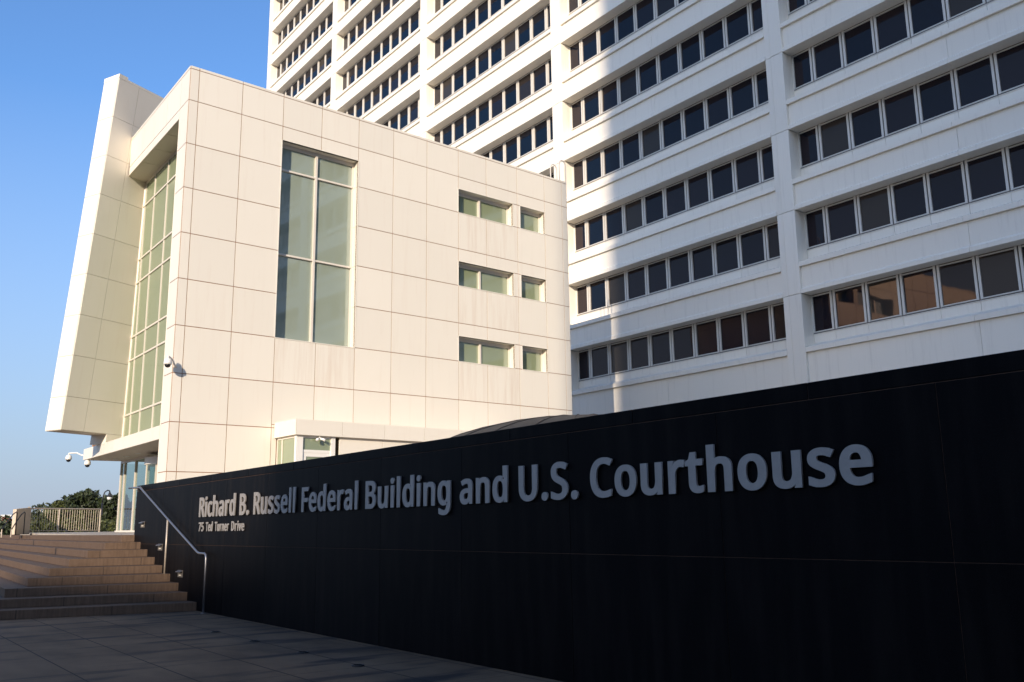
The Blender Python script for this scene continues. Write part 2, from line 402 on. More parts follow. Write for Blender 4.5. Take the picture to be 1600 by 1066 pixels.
# ================================================================== SIGN WALL
XW = 6.5
GLYPHS = {".":[262,[[[26,58],[27,74],[31,88],[40,101],[51,111],[64,118],[78,123],[92,126],[107,127],[122,126],[136,123],[150,118],[163,111],[175,101],[183,88],[187,74],[189,58],[187,43],[183,29],[175,16],[164,6],[151,-1],[137,-7],[122,-10],[107,-11],[92,-10],[77,-6],[63,-1],[51,6],[39,16],[31,29],[27,43]]]],"5":[506,[[[221,365],[252,364],[281,360],[309,354],[336,345],[360,333],[381,319],[400,303],[416,284],[429,263],[438,240],[443,216],[445,189],[443,160],[437,133],[428,108],[414,84],[398,63],[377,45],[354,29],[328,16],[299,5],[267,-2],[234,-6],[199,-8],[176,-7],[153,-6],[131,-3],[109,0],[89,5],[70,10],[51,17],[19,29],[21,130],[80,110],[94,104],[110,98],[128,93],[147,90],[165,87],[183,85],[200,85],[218,85],[234,87],[248,91],[262,96],[273,102],[282,109],[290,117],[296,127],[302,138],[306,151],[308,166],[309,182],[308,204],[303,222],[296,237],[286,250],[272,260],[253,267],[228,272],[197,274],[187,273],[176,273],[163,272],[150,270],[137,268],[125,267],[115,265],[93,261],[31,292],[57,573],[404,573],[404,477],[175,477],[135,358],[144,359],[154,360],[165,362],[178,363],[192,364],[206,365]]]],"7":[506,[[[61,0],[296,477],[4,477],[4,573],[451,573],[451,500],[207,0]]]],"B":[569,[[[242,573],[295,571],[342,565],[384,555],[420,540],[451,520],[473,492],[486,460],[490,422],[489,405],[486,388],[482,373],[475,358],[466,344],[455,332],[442,320],[428,310],[412,302],[430,295],[447,286],[463,275],[477,263],[488,248],[498,231],[504,213],[508,192],[509,170],[508,145],[502,121],[493,98],[480,78],[464,59],[445,43],[422,30],[398,19],[371,11],[342,5],[312,1],[280,0],[46,0],[46,573]],[[255,344],[287,345],[311,349],[327,355],[336,362],[343,371],[348,382],[351,397],[352,414],[351,431],[347,444],[342,454],[334,463],[321,469],[301,475],[276,478],[244,479],[182,479],[182,344]],[[182,252],[182,93],[265,93],[297,94],[321,99],[338,106],[349,116],[358,128],[364,141],[368,157],[369,176],[369,187],[367,198],[364,208],[361,216],[356,224],[350,230],[342,236],[332,241],[319,246],[303,249],[283,251],[259,252]]]],"C":[554,[[[323,485],[304,484],[286,482],[269,478],[253,472],[238,465],[225,456],[213,446],[202,434],[192,421],[183,406],[175,389],[169,372],[164,352],[160,332],[157,310],[157,286],[158,256],[162,228],[168,202],[176,178],[187,157],[199,139],[213,124],[230,111],[249,101],[270,94],[295,89],[323,88],[340,88],[356,89],[372,91],[388,93],[404,96],[420,100],[435,104],[491,114],[491,19],[453,10],[435,5],[417,1],[398,-2],[379,-4],[358,-6],[336,-7],[311,-8],[266,-5],[224,1],[185,13],[150,29],[118,49],[91,74],[68,101],[49,133],[35,168],[25,205],[19,245],[17,287],[19,318],[22,348],[28,377],[37,404],[48,430],[62,454],[78,477],[96,497],[117,516],[141,533],[166,547],[194,559],[224,568],[256,575],[289,579],[324,580],[347,580],[371,578],[393,575],[416,571],[437,567],[458,561],[477,554],[524,539],[469,450],[428,463],[414,468],[400,472],[386,477],[371,480],[356,483],[340,484]]]],"D":[633,[[[568,292],[566,246],[558,205],[546,166],[529,132],[506,101],[479,74],[448,51],[413,33],[374,18],[331,8],[286,2],[238,0],[46,0],[46,573],[255,573],[299,571],[342,565],[381,555],[419,541],[452,523],[482,500],[508,475],[530,445],[547,412],[559,375],[566,335]],[[429,290],[427,322],[423,351],[416,376],[407,398],[395,418],[382,434],[366,448],[347,459],[326,467],[301,474],[274,478],[243,479],[182,479],[182,93],[227,93],[278,97],[319,106],[353,121],[380,142],[401,169],[416,202],[425,242]]]],"F":[463,[[[182,0],[46,0],[46,573],[429,573],[429,478],[182,478],[182,323],[414,323],[414,228],[182,228]]]],"R":[546,[[[236,573],[272,571],[306,568],[337,563],[365,554],[390,544],[413,531],[433,515],[449,497],[461,476],[469,453],[474,429],[476,402],[475,380],[471,359],[464,340],[455,322],[444,307],[432,293],[418,281],[403,271],[388,262],[372,254],[376,250],[537,2],[385,0],[246,222],[182,222],[182,0],[46,0],[46,573]],[[231,478],[182,478],[182,315],[235,315],[265,316],[288,321],[305,327],[317,336],[326,348],[332,362],[337,378],[338,399],[337,414],[335,427],[332,437],[328,446],[324,453],[318,459],[310,465],[299,469],[286,473],[271,476],[252,478]]]],"S":[488,[[[434,161],[432,136],[427,112],[417,90],[404,70],[387,52],[367,36],[344,23],[319,12],[291,3],[262,-3],[231,-6],[199,-8],[181,-7],[165,-7],[149,-6],[133,-4],[118,-3],[103,-1],[89,2],[76,5],[63,8],[50,11],[39,15],[9,24],[9,127],[67,111],[83,106],[101,101],[120,96],[140,92],[160,89],[180,87],[201,87],[219,87],[235,89],[249,92],[261,96],[271,101],[279,107],[285,113],[290,120],[294,127],[296,136],[298,145],[299,156],[298,166],[297,175],[294,183],[292,190],[288,197],[281,204],[273,211],[262,218],[247,225],[230,233],[209,241],[184,249],[166,256],[148,263],[131,270],[115,278],[101,286],[87,295],[74,305],[62,315],[51,326],[42,338],[34,350],[28,364],[23,378],[19,393],[17,409],[17,426],[18,449],[24,470],[33,491],[46,509],[61,525],[80,540],[100,552],[123,562],[148,570],[175,576],[202,579],[231,580],[256,580],[280,578],[302,575],[324,571],[345,567],[365,561],[384,555],[429,542],[385,451],[340,463],[325,469],[310,473],[294,477],[279,481],[263,483],[246,485],[230,485],[215,485],[202,483],[191,480],[182,477],[174,472],[168,468],[163,462],[160,456],[157,449],[155,442],[153,434],[153,425],[153,414],[155,404],[157,396],[160,389],[164,383],[170,376],[178,369],[188,363],[201,356],[217,349],[236,341],[258,333],[283,324],[306,315],[328,305],[348,294],[367,283],[384,270],[399,256],[412,241],[422,223],[429,204],[433,184]]]],"T":[493,[[[290,0],[155,0],[155,478],[-24,478],[-24,573],[468,573],[468,478],[290,478]]]],"U":[633,[[[545,207],[543,178],[538,150],[529,124],[517,99],[501,75],[481,54],[458,36],[431,21],[401,8],[367,-1],[330,-6],[290,-8],[235,-4],[186,7],[142,26],[105,52],[77,85],[56,122],[45,163],[41,208],[41,573],[176,573],[176,207],[178,178],[184,154],[192,134],[204,118],[219,105],[239,95],[264,89],[295,87],[316,88],[335,91],[350,96],[363,102],[374,110],[384,120],[392,131],[398,143],[403,157],[407,173],[410,189],[410,208],[410,573],[545,573]]]],"a":[497,[[[231,445],[272,443],[308,437],[341,425],[369,409],[390,386],[405,359],[414,328],[416,293],[416,0],[308,0],[329,51],[320,42],[310,33],[298,24],[286,17],[272,10],[257,4],[243,0],[227,-3],[210,-6],[192,-7],[172,-8],[151,-7],[130,-4],[110,0],[90,7],[71,15],[55,26],[40,38],[28,53],[18,70],[11,88],[7,108],[5,130],[9,162],[21,191],[42,217],[69,237],[104,254],[144,265],[190,273],[241,276],[284,278],[284,284],[283,306],[280,322],[276,334],[271,342],[264,348],[255,352],[243,355],[226,356],[213,356],[199,354],[186,352],[172,348],[159,343],[145,338],[132,333],[89,319],[44,402],[86,416],[103,423],[122,429],[142,435],[164,439],[186,443],[208,445]],[[254,195],[219,192],[191,188],[172,181],[159,174],[151,165],[146,155],[143,143],[142,129],[142,116],[145,107],[148,99],[152,94],[158,89],[166,85],[176,82],[188,82],[210,83],[228,88],[245,95],[258,105],[269,118],[277,134],[282,154],[284,179],[284,196]]]],"c":[432,[[[240,-8],[209,-6],[180,-2],[151,6],[124,16],[99,30],[77,47],[57,68],[41,92],[28,119],[19,148],[14,181],[13,217],[14,254],[20,288],[29,319],[43,346],[59,370],[79,391],[102,409],[128,422],[155,433],[184,440],[214,445],[245,446],[263,446],[281,445],[299,442],[315,439],[332,436],[346,432],[360,427],[398,416],[356,329],[317,338],[307,341],[296,344],[284,347],[273,350],[263,351],[253,352],[244,353],[227,352],[212,349],[200,344],[190,338],[181,330],[173,321],[166,309],[160,296],[155,280],[152,261],[149,241],[149,218],[149,196],[152,176],[155,158],[160,142],[166,129],[173,117],[181,107],[189,100],[199,93],[211,89],[224,86],[240,85],[255,86],[269,87],[282,89],[294,91],[306,95],[317,99],[328,103],[383,118],[383,21],[353,11],[339,6],[325,2],[310,-1],[295,-4],[278,-6],[260,-7]]]],"d":[540,[[[220,-8],[176,-4],[136,7],[99,25],[68,51],[43,84],[26,123],[16,168],[13,219],[16,270],[26,315],[43,354],[68,387],[100,413],[136,432],[177,443],[220,446],[240,446],[257,444],[274,441],[290,437],[304,433],[318,427],[331,421],[342,413],[353,405],[363,397],[372,389],[325,387],[325,396],[324,406],[324,414],[323,422],[323,428],[323,607],[456,607],[456,0],[342,0],[366,46],[363,43],[353,35],[343,27],[331,19],[318,13],[304,7],[290,2],[274,-2],[257,-5],[239,-7]],[[232,83],[258,85],[278,91],[292,99],[302,111],[311,127],[318,148],[322,175],[324,206],[324,217],[322,252],[318,281],[311,305],[302,323],[292,337],[278,347],[258,353],[231,356],[211,353],[196,347],[183,337],[172,321],[162,301],[155,277],[150,249],[149,217],[150,185],[155,157],[162,134],[172,115],[183,101],[195,91],[211,85]]]],"e":[500,[[[234,446],[265,445],[293,440],[320,432],[346,421],[368,407],[388,391],[405,372],[418,350],[429,327],[437,302],[441,275],[443,247],[443,189],[151,189],[151,177],[157,152],[166,131],[178,115],[192,102],[209,92],[229,87],[255,85],[273,85],[289,86],[305,88],[320,91],[334,95],[349,100],[364,105],[424,121],[424,25],[387,14],[369,8],[351,3],[334,-1],[315,-4],[295,-6],[274,-7],[250,-8],[218,-6],[186,-1],[157,7],[128,18],[102,32],[79,50],[59,71],[42,95],[29,122],[20,151],[14,182],[13,216],[14,250],[19,281],[27,311],[39,337],[54,362],[72,383],[93,402],[117,418],[144,430],[172,439],[203,445]],[[234,356],[215,355],[200,350],[188,342],[177,332],[167,318],[160,301],[154,281],[156,277],[305,275],[304,288],[301,301],[297,313],[293,322],[287,331],[281,339],[275,345],[267,350],[258,353],[247,356]]]],"g":[540,[[[220,446],[245,445],[267,442],[289,437],[311,430],[330,420],[338,415],[342,439],[456,439],[456,11],[455,-18],[451,-45],[443,-70],[432,-93],[418,-114],[400,-131],[379,-147],[355,-159],[328,-169],[299,-175],[267,-179],[233,-181],[209,-180],[185,-179],[163,-177],[142,-174],[121,-170],[101,-165],[83,-160],[46,-149],[47,-49],[106,-67],[121,-73],[138,-78],[156,-82],[175,-86],[195,-88],[215,-89],[236,-90],[258,-88],[275,-83],[289,-76],[301,-65],[310,-51],[318,-35],[322,-16],[324,6],[324,22],[324,27],[324,33],[324,40],[325,48],[325,56],[325,63],[370,53],[366,45],[350,31],[332,19],[312,9],[291,2],[269,-3],[246,-7],[221,-8],[176,-4],[134,8],[97,27],[66,54],[42,87],[25,126],[16,170],[13,219],[16,267],[25,310],[42,349],[66,383],[97,410],[133,430],[175,442]],[[231,355],[217,354],[206,351],[197,347],[188,341],[180,332],[173,322],[166,310],[160,296],[155,280],[152,261],[149,241],[149,218],[150,185],[155,156],[163,133],[172,114],[184,100],[196,90],[212,84],[233,82],[245,83],[257,84],[268,86],[277,89],[285,93],[291,97],[297,103],[302,109],[307,116],[311,124],[315,134],[318,145],[321,157],[323,171],[324,186],[325,203],[325,218],[324,244],[321,266],[318,285],[313,301],[308,315],[301,326],[294,335],[285,342],[275,347],[262,351],[247,354]]]],"h":[543,[[[170,420],[183,428],[197,433],[211,438],[227,441],[242,444],[258,445],[274,445],[301,444],[327,441],[351,436],[374,428],[395,418],[413,406],[429,390],[441,373],[451,353],[457,331],[461,307],[462,281],[462,0],[329,0],[329,275],[328,296],[325,313],[320,327],[314,337],[307,344],[297,350],[283,354],[264,355],[245,354],[229,351],[216,347],[207,341],[198,333],[191,324],[185,313],[180,300],[176,285],[173,267],[171,248],[170,226],[170,0],[37,0],[37,607],[170,607]]]],"i":[254,[[[170,439],[170,0],[37,0],[37,439]],[[104,590],[118,589],[131,586],[143,582],[154,575],[165,566],[172,555],[176,543],[177,530],[176,517],[172,505],[165,494],[154,485],[143,479],[131,474],[118,471],[104,470],[90,471],[77,474],[64,479],[53,485],[43,495],[36,506],[32,517],[31,530],[32,543],[36,555],[43,566],[53,575],[65,582],[77,586],[91,589]]]],"l":[254,[[[170,0],[37,0],[37,607],[170,607]]]],"n":[543,[[[276,446],[316,444],[352,437],[385,424],[413,406],[436,383],[451,353],[459,319],[462,281],[462,0],[329,0],[329,275],[328,296],[325,313],[320,327],[314,337],[307,344],[297,350],[283,354],[265,355],[237,353],[216,347],[202,338],[192,325],[183,307],[176,285],[172,258],[170,226],[170,0],[37,0],[37,439],[151,439],[128,392],[133,398],[144,407],[157,416],[170,423],[184,429],[199,435],[213,439],[229,442],[244,444],[259,446]]]],"o":[532,[[[473,220],[472,194],[470,170],[465,147],[458,125],[449,105],[438,86],[426,69],[411,53],[395,39],[377,27],[357,16],[336,8],[314,1],[291,-4],[266,-7],[241,-8],[218,-7],[195,-4],[172,1],[151,8],[130,16],[111,27],[93,39],[77,53],[62,69],[50,86],[39,105],[29,125],[22,147],[17,170],[14,194],[13,220],[14,254],[19,285],[28,315],[40,341],[55,365],[74,386],[96,404],[121,419],[149,431],[179,440],[210,445],[244,446],[276,445],[307,440],[336,431],[363,419],[388,404],[410,386],[429,365],[445,341],[458,315],[466,286],[472,254]],[[149,220],[149,198],[152,179],[155,160],[160,144],[166,129],[173,117],[181,107],[190,99],[200,92],[212,87],[226,84],[243,83],[260,84],[274,87],[286,92],[296,99],[305,107],[313,117],[320,129],[326,144],[331,160],[334,179],[337,198],[337,220],[337,242],[334,262],[331,280],[326,296],[320,310],[313,321],[305,331],[296,340],[286,346],[274,351],[259,354],[243,355],[218,353],[199,346],[184,336],[173,322],[163,303],[155,279],[150,252]]]],"r":[378,[[[268,446],[276,446],[283,446],[290,446],[297,445],[305,444],[312,443],[319,443],[354,438],[337,342],[299,347],[294,348],[289,348],[283,349],[278,350],[273,350],[268,350],[264,350],[255,350],[246,348],[238,346],[230,342],[222,338],[214,332],[206,326],[200,319],[193,311],[188,302],[183,293],[178,282],[175,271],[172,259],[171,247],[170,233],[170,0],[37,0],[37,439],[154,439],[125,377],[127,379],[137,390],[148,401],[160,411],[172,419],[186,427],[201,434],[217,439],[234,443],[251,445]]]],"s":[431,[[[380,129],[378,108],[373,88],[365,70],[353,53],[338,38],[320,26],[301,16],[279,7],[256,1],[231,-4],[204,-7],[177,-8],[153,-7],[132,-6],[111,-4],[92,0],[75,4],[58,8],[42,14],[10,24],[11,123],[68,106],[81,101],[96,96],[113,91],[129,87],[145,84],[162,82],[178,82],[200,82],[217,85],[230,89],[238,95],[243,101],[246,107],[248,114],[248,123],[248,128],[247,132],[246,136],[245,140],[243,144],[239,148],[232,153],[224,159],[213,164],[199,171],[182,177],[162,185],[142,192],[122,200],[104,208],[87,216],[71,225],[56,234],[43,245],[31,257],[21,271],[14,287],[11,304],[9,322],[13,350],[24,375],[43,397],[68,415],[97,429],[129,439],[164,444],[202,446],[223,446],[243,444],[263,442],[282,439],[301,435],[318,430],[336,424],[381,411],[332,326],[290,337],[277,342],[264,346],[250,350],[237,353],[224,355],[211,356],[197,356],[180,356],[166,354],[155,350],[148,346],[143,341],[141,336],[140,331],[140,325],[140,320],[141,316],[142,312],[143,309],[146,305],[151,300],[158,296],[167,291],[180,285],[195,279],[211,272],[230,265],[250,258],[270,251],[288,243],[304,235],[320,226],[335,216],[348,205],[359,193],[368,179],[375,163],[378,147]]]],"t":[337,[[[213,82],[218,82],[225,83],[232,84],[239,85],[247,86],[253,87],[258,89],[303,96],[303,11],[277,3],[267,0],[257,-2],[245,-4],[234,-5],[222,-7],[211,-7],[199,-8],[180,-7],[161,-4],[143,-1],[125,5],[107,12],[91,23],[77,35],[64,50],[54,68],[47,88],[44,110],[42,135],[42,352],[-19,352],[-19,413],[49,441],[79,531],[176,531],[176,439],[300,439],[300,352],[176,352],[176,137],[177,122],[179,110],[182,101],[186,95],[191,89],[196,86],[203,83]]]],"u":[543,[[[459,439],[459,0],[343,0],[368,44],[363,40],[351,30],[338,22],[325,15],[311,9],[297,4],[282,-1],[267,-4],[251,-6],[236,-7],[220,-8],[192,-7],[167,-3],[142,2],[120,10],[99,20],[81,33],[65,48],[53,65],[43,85],[37,107],[33,131],[32,157],[32,439],[166,439],[166,162],[168,141],[171,125],[176,111],[181,101],[189,94],[199,88],[212,84],[231,83],[250,84],[266,87],[279,91],[289,97],[297,105],[304,114],[310,125],[315,138],[320,153],[323,170],[325,190],[325,211],[325,439]]]],"v":[455,[[[141,0],[-46,439],[98,439],[196,189],[200,181],[203,172],[207,162],[210,152],[214,142],[217,132],[221,122],[224,113],[226,103],[229,95],[176,88],[178,95],[181,104],[184,113],[187,123],[190,133],[194,143],[198,153],[201,163],[205,172],[208,181],[211,189],[310,439],[453,439],[266,0]]]]}
def sign_wall():
    root = empty("sign_wall", "long black granite sign wall with grey metal lettering beside the steps", "wall")
    Fw = (Vector((XW, 0, 0)), Y, Z3, -X)
    ys = [-10.0]+[3.45+2.08*i for i in range(-5, 11)]+[24.40]
    ys = sorted(set([round(y, 3) for y in ys if y <= 24.4 and y > -10] + [-10.0, 24.4]))
    ys = [y for y in ys if not (24.0 < y < 24.39)]
    mb = MB(); mb.box(XW-.024, XW+.444, -10, 24.375, 0, 2.70); mb.build("wall_core", M["wallseam"], root)
    mb = MB(); clad(mb, Fw, grid_rects(ys, [0, 1.309, 2.591]), gap=.006, th=.03)
    Fb = (Vector((XW+.42, 0, 0)), Y, Z3, X); clad(mb, Fb, grid_rects(ys, [0, 1.309, 2.591]), gap=.006, th=.03)
    mb.box(XW-.03, XW+.45, 24.38, 24.41, 0, 2.587)
    mb.build("granite_panel", M["granite"], root)
    yc = sorted([-10.0, 24.42]+[4.54+2.06*i for i in range(-6, 10)])
    yc = [y for y in yc if -10 <= y <= 24.42]
    mb = MB()
    for a, b in zip(yc[:-1], yc[1:]):
        if b-a > .3: mb.box(XW-.031, XW+.451, a+.002, b-.002, 2.5945, 2.735)
    mb.build("coping", M["granite"], root, bevel=.006)
    # letters, one mesh each, cut from the outline table (thousandths of an em, capital height 573)
    def line(words, z, cap, lname, th):
        k = cap/573.0
        for (word, y0, y1) in words:
            xs = []; x = 0
            for ch in word: xs.append(x); x += GLYPHS[ch][0]+((75 if ch == "r" else 28) if cap < .3 else 0)
            lo = min(p[0] for c in GLYPHS[word[0]][1] for p in c); hi = xs[-1]+max(p[0] for c in GLYPHS[word[-1]][1] for p in c)
            sx = (y0-y1)/(hi-lo)
            for ch, xo in zip(word, xs):
                c = bpy.data.curves.new("t", 'CURVE'); c.dimensions = '2D'; c.fill_mode = 'BOTH'; c.extrude = th/2
                for cont in GLYPHS[ch][1]:
                    sp = c.splines.new('POLY'); sp.points.add(len(cont)-1); sp.use_cyclic_u = True
                    for q, p in zip(sp.points, cont): q.co = ((p[0]+xo-lo)*sx, p[1]*k, 0, 1)
                o = bpy.data.objects.new("t", c); COL.objects.link(o); bpy.context.view_layer.update()
                me = bpy.data.meshes.new_from_object(o.evaluated_get(bpy.context.evaluated_depsgraph_get()))
                bpy.data.objects.remove(o); bpy.data.curves.remove(c)
                for v in me.vertices:
                    lx, lz, ld = v.co.x, v.co.y, v.co.z
                    v.co = Vector((XW-.045-th/2+ld, y0-lx, z+lz))
                me.materials.clear(); me.materials.append(M["letter"]); me.name = "letter"; me.update()
                q = bpy.data.objects.new(lname, me); COL.objects.link(q); q.parent = root
    line([("Richard", 19.50, 17.44), ("B.", 17.20, 16.74), ("Russell", 16.50, 14.66), ("Federal", 14.40, 12.42), ("Building", 12.17, 9.90), ("and", 9.68, 8.68), ("U.S.", 8.46, 7.43), ("Courthouse", 7.23, 3.99)], 1.880, .400, "letter", .02)
    line([("75", 19.50, 19.20), ("Ted", 19.06, 18.67), ("Turner", 18.53, 17.76), ("Drive", 17.61, 16.95)], 1.590, .182, "letter", .012)
    # recessed step lights with hoods
    for (y, z) in ((23.70, 1.77), (22.16, 1.245), (20.6, .70)):
        mb = MB(); mb.box(XW-.036, XW-.031, y-.17, y+.17, z-.075, z+.075); f = mb.build("step_light", M["groove"], root)
        mb = MB(); mb.fprism((Vector((XW-.036, y-.15, z)), -X, Z3, Y), [(0, .07), (.06, .045), (.06, .03), (0, .045)], 0, .30); mb.build("light_hood", M["steel"], f)
        mb = MB(); mb.box(XW-.045, XW-.0361, y-.07, y+.07, z-.045, z-.02); mb.build("light_lens", M["soffit"], f)
    rel(root)
sign_wall()

def handrail():
    root = empty("handrail", "slim steel handrail sloping down beside the steps along the black sign wall", "handrail")
    xr = XW-.14
    mb = MB(); mb.tube([(xr, 24.75, 2.69), (xr, 23.75, 2.665), (xr, 23.70, 2.65), (xr, 21.4, 1.885), (xr, 19.22, 1.17), (xr, 19.12, 1.155), (xr, 18.78, 1.15), (xr, 18.71, 1.12), (xr, 18.69, 1.05), (xr, 18.69, .012)], .024, 12)
    mb.build("rail", M["steel"], root, smooth=True)
    mb = MB(); mb.tube([(xr, 21.36, 1.86), (xr, 21.36, .677)], .021, 10); mb.build("post", M["galv"], root, smooth=True)
    mb = MB(); mb.lathe((xr, 18.69, .001), [(.05, 0), (.05, .012), (.03, .016)], 16); mb.build("base_flange", M["steel"], root, smooth=False)
    mb = MB(); mb.tube([(xr, 24.1, 2.66), (xr+.05, 24.1, 2.60), (XW-.03, 24.1, 2.60)], .012, 8); mb.build("bracket", M["steel"], root, smooth=True)
    rel(root)
handrail()

for i, (y, ext) in enumerate(((15.16, "farthest, nearest the steps"), (13.51, "second from the steps"), (11.83, "third from the steps"), (10.27, "nearest the camera"))):
    root = empty("ground_light", "round dark in-ground light set in the plaza below the sign wall, "+ext, "ground light", group="in-ground lights along the sign wall")
    mb = MB(); mb.lathe((5.37, y, .001), [(.075, 0), (.075, .012), (.060, .014), (.058, .010)], 24); mb.build("rim", M["iron"], root)
    mb = MB(); mb.lathe((5.37, y, .0115), [(.056, 0), (.05, .003), (.02, .005)], 24); mb.build("lens", M["black"], root)
    rel(root)

# ================================================================== COURTHOUSE PAVILION
ROWS = [16.975-1.6765*i for i in range(0, 9)]         # 16.975 ... 3.56
def pavilion():
    root = empty("courthouse_pavilion", "cream panelled four-storey entrance pavilion with a tall green window and slanted glass corner", "building")
    W = 18.857
    Ff = (P0.copy(), U, Z3, -V)                                  # front face frame
    us = [0, .333, 2.012, 3.695, 5.373, 7.075, 8.765, 10.48, 12.183, 13.77, 15.62, 17.35, 18.50, W]
    zs = sorted([1.50]+[r for r in ROWS]+[18.21, 18.33])
    tall = (3.695, 7.075, ROWS[5], 16.41)
    narrow = []
    for r in (ROWS[5], ROWS[3], ROWS[1]):
        narrow.append((12.183, 15.35, r, r+1.10)); narrow.append((15.80, 17.35, r, r+1.10))
    holes = [tall]+narrow
    vest = (3.91, 16.0, 1.50, 5.36)
    rects = grid_rects(us, zs, holes+[vest])
    def below_sill(q):
        return any(q[0] > h[0]-.05 and q[0] < h[1]-.2 and abs(q[3]-h[2]) < .05 for h in holes)
    mb = MB(); clad(mb, Ff, [q for q in rects if not below_sill(q)])
    mb.build("front_cladding", M["cream"], root)
    for q in rects:
        if below_sill(q):
            mb = MB(); clad(mb, Ff, [q]); mb.build("stained_panel", M["stained"], root)
    # wall core behind (brown at the joints)
    ue = sorted(set([0.0, W]+[h[0] for h in holes]+[h[1] for h in holes])); ze = sorted(set([1.5, 18.30]+[h[2] for h in holes]+[h[3] for h in holes]))
    mb = MB()
    for (a, b, c, d) in grid_rects(ue, ze, holes): mb.fbox(Ff, a+(.01 if a == 0 else 0), b, c, d, -.10, 0)
    mb.build("wall_core", M["seam"], root)
    # reveals (cream jambs, head and sill) deep .43, with panel joints carried round
    RD = .40
    for (a, b, c, d) in holes:
        mb = MB()
        js = [c]+[z for z in sorted(ROWS) if c < z < d]+[d]
        for z0, z1 in zip(js[:-1], js[1:]):
            mb.fbox(Ff, b-.0, b+.03, z0+.006, z1-.006, -RD-.02, .028)
            mb.fbox(Ff, a-.03, a, z0+.006, z1-.006, -RD-.02, .028)
        mids = [a]+[u for u in us if a < u < b]+[b]
        for u0, u1 in zip(mids[:-1], mids[1:]):
            mb.fbox(Ff, u0+.005, u1-.005, d, d+.03, -RD-.02, .028)
            mb.fbox(Ff, u0+.001, u1-.001, c-.03, c, -RD-.02, .034)
        mb.build("window_reveal", M["cream"], root)
    # windows
    def window(h, vm, hm, fw_=.06, name="window", gm="cglass"):
        a, b, c, d = h
        f = MB(); D0, D1 = -RD, -RD+.07
        f.fbox(Ff, a, b, c, c+fw_, D0, D1); f.fbox(Ff, a, b, d-fw_*2.4, d, D0, D1)
        f.fbox(Ff, a, a+fw_, c+fw_, d-fw_*2.4, D0, D1); f.fbox(Ff, b-fw_*1.3, b, c+fw_, d-fw_*2.4, D0, D1)
        for u in vm: f.fbox(Ff, u-.045, u+.045, c+fw_, d-fw_*2.4, D0, D1+.05)
        for z in hm:
            cuts = [a+fw_]+[q for u in vm for q in (u-.045, u+.045)]+[b-fw_*1.3]
            for i in range(0, len(cuts), 2): f.fbox(Ff, cuts[i], cuts[i+1], z-.035, z+.035, D0, D1+.03)
        o = f.build(name, M["alum"], root)
        uu = [a+fw_]+list(vm)+[b-fw_*1.3]; zz = [c+fw_]+list(hm)+[d-fw_*2.4]
        for i in range(len(uu)-1):
            for j in range(len(zz)-1):
                g = MB(); t = random.uniform(-.004, .004)
                P = lambda u, z, e: Ff[0]+U*u+Z3*z+(-V)*(-RD+.02+e)
                g.quad(P(uu[i], zz[j], 0), P(uu[i+1], zz[j], t), P(uu[i+1], zz[j+1], t), P(uu[i], zz[j+1], 0))
                g.build("glass_pane", M[gm], o)
    window(tall, [5.345], [11.925, 15.34], gm="tallglass")
    for i, h in enumerate(narrow):
        window(h, [13.60] if h[0] < 13 else [], [])
    # ---- left side: plane x = P0.x, running along world Y
    Fl = (P0.copy(), Y, Z3, -X)
    LY = 7.85
    zf = 16.60
    mb = MB()
    clad(mb, Fl, grid_rects([0.0, .97], zs, []))
    clad(mb, Fl, grid_rects([.97, 2.64, 4.32, 6.0, LY], [zf, 16.975, 18.21, 18.33], []))
    mb.build("side_cladding", M["cream"], root)
    mb = MB(); mb.fbox(Fl, .03, .955, 1.5, 18.3, -.12, 0); mb.fbox(Fl, .955, LY, zf+.01, 18.3, -.12, 0)
    mb.build("side_wall_core", M["seam"], root)
    # opening linings: column return and recessed soffit
    mb = MB(); mb.fbox(Fl, .94, .97, 5.2, zf, -.85, .028)
    js = [5.2]
    mb.build("column_return", M["cream"], root)
    mb = MB()
    for a, b in ((.97, 2.64), (2.64, 4.32), (4.32, 6.0), (6.0, 8.5)): mb.fbox(Fl, a+.014, b-.014, zf-.0, zf+.03, -1.0, .016)
    mb.build("soffit", M["soffit"], root)
    mb = MB(); mb.fbox(Fl, 1.0, 8.0, zf+.031, zf+.06, -1.0, -.13); mb.build("soffit_backing", M["groove"], root)
    # curtain wall at x = +.82
    GX = P0.x+.82
    gl = lambda z: 9.28-.083*(z-5.2)                         # slanted left end, where the fin meets the glass
    ym = [1.2, 4.97, 6.79, 8.16]
    ztr = [5.25, 6.40, 8.74, 9.75, 12.10, 13.13, 15.50, 16.55]
    f = MB(); fx0, fx1 = GX-.025, GX+.05
    f.box(fx0, fx1, .97+P0.y, P0.y+9.2, 5.20, 5.27); f.box(fx0, fx1, P0.y+.97, P0.y+8.5, 16.50, 16.60)
    for z in ztr[1:-1]: f.box(fx0-.02, fx1, P0.y+.97, P0.y+gl(z), z-.035, z+.035)
    for y in (3.05, 4.95, 6.77, 8.16): f.box(fx0-.01, fx1, P0.y+y-.035, P0.y+y+.035, 5.27, 16.5)
    f.tube([(GX, P0.y+gl(5.2)-.02, 5.2), (GX, P0.y+gl(16.55)-.02, 16.55)], .05, 6)
    cw = f.build("curtain_wall", M["alum"], root)
    ycol = [.97, 3.05, 4.95, 6.77, 8.16, 9.3]
    for i in range(5):
        for j in range(7):
            z0, z1 = ztr[j], ztr[j+1]; y0, y1 = ycol[i], ycol[i+1]
            ya, yb = (y1, y1) if i < 4 else (gl(z0), gl(z1))
            if yb-y0 < .05: yb = y0+.02
            g = MB(); t = random.uniform(-.004, .004)
            g.quad((GX, P0.y+y0, z0), (GX+t, P0.y+ya, z0), (GX+t, P0.y+yb, z1), (GX, P0.y+y0, z1)); g.build("glass_pane", M["cglass"], cw)
    # ---- ledge and canopy band z 4.72-5.20 along the side, to y=12.25
    mb = MB()
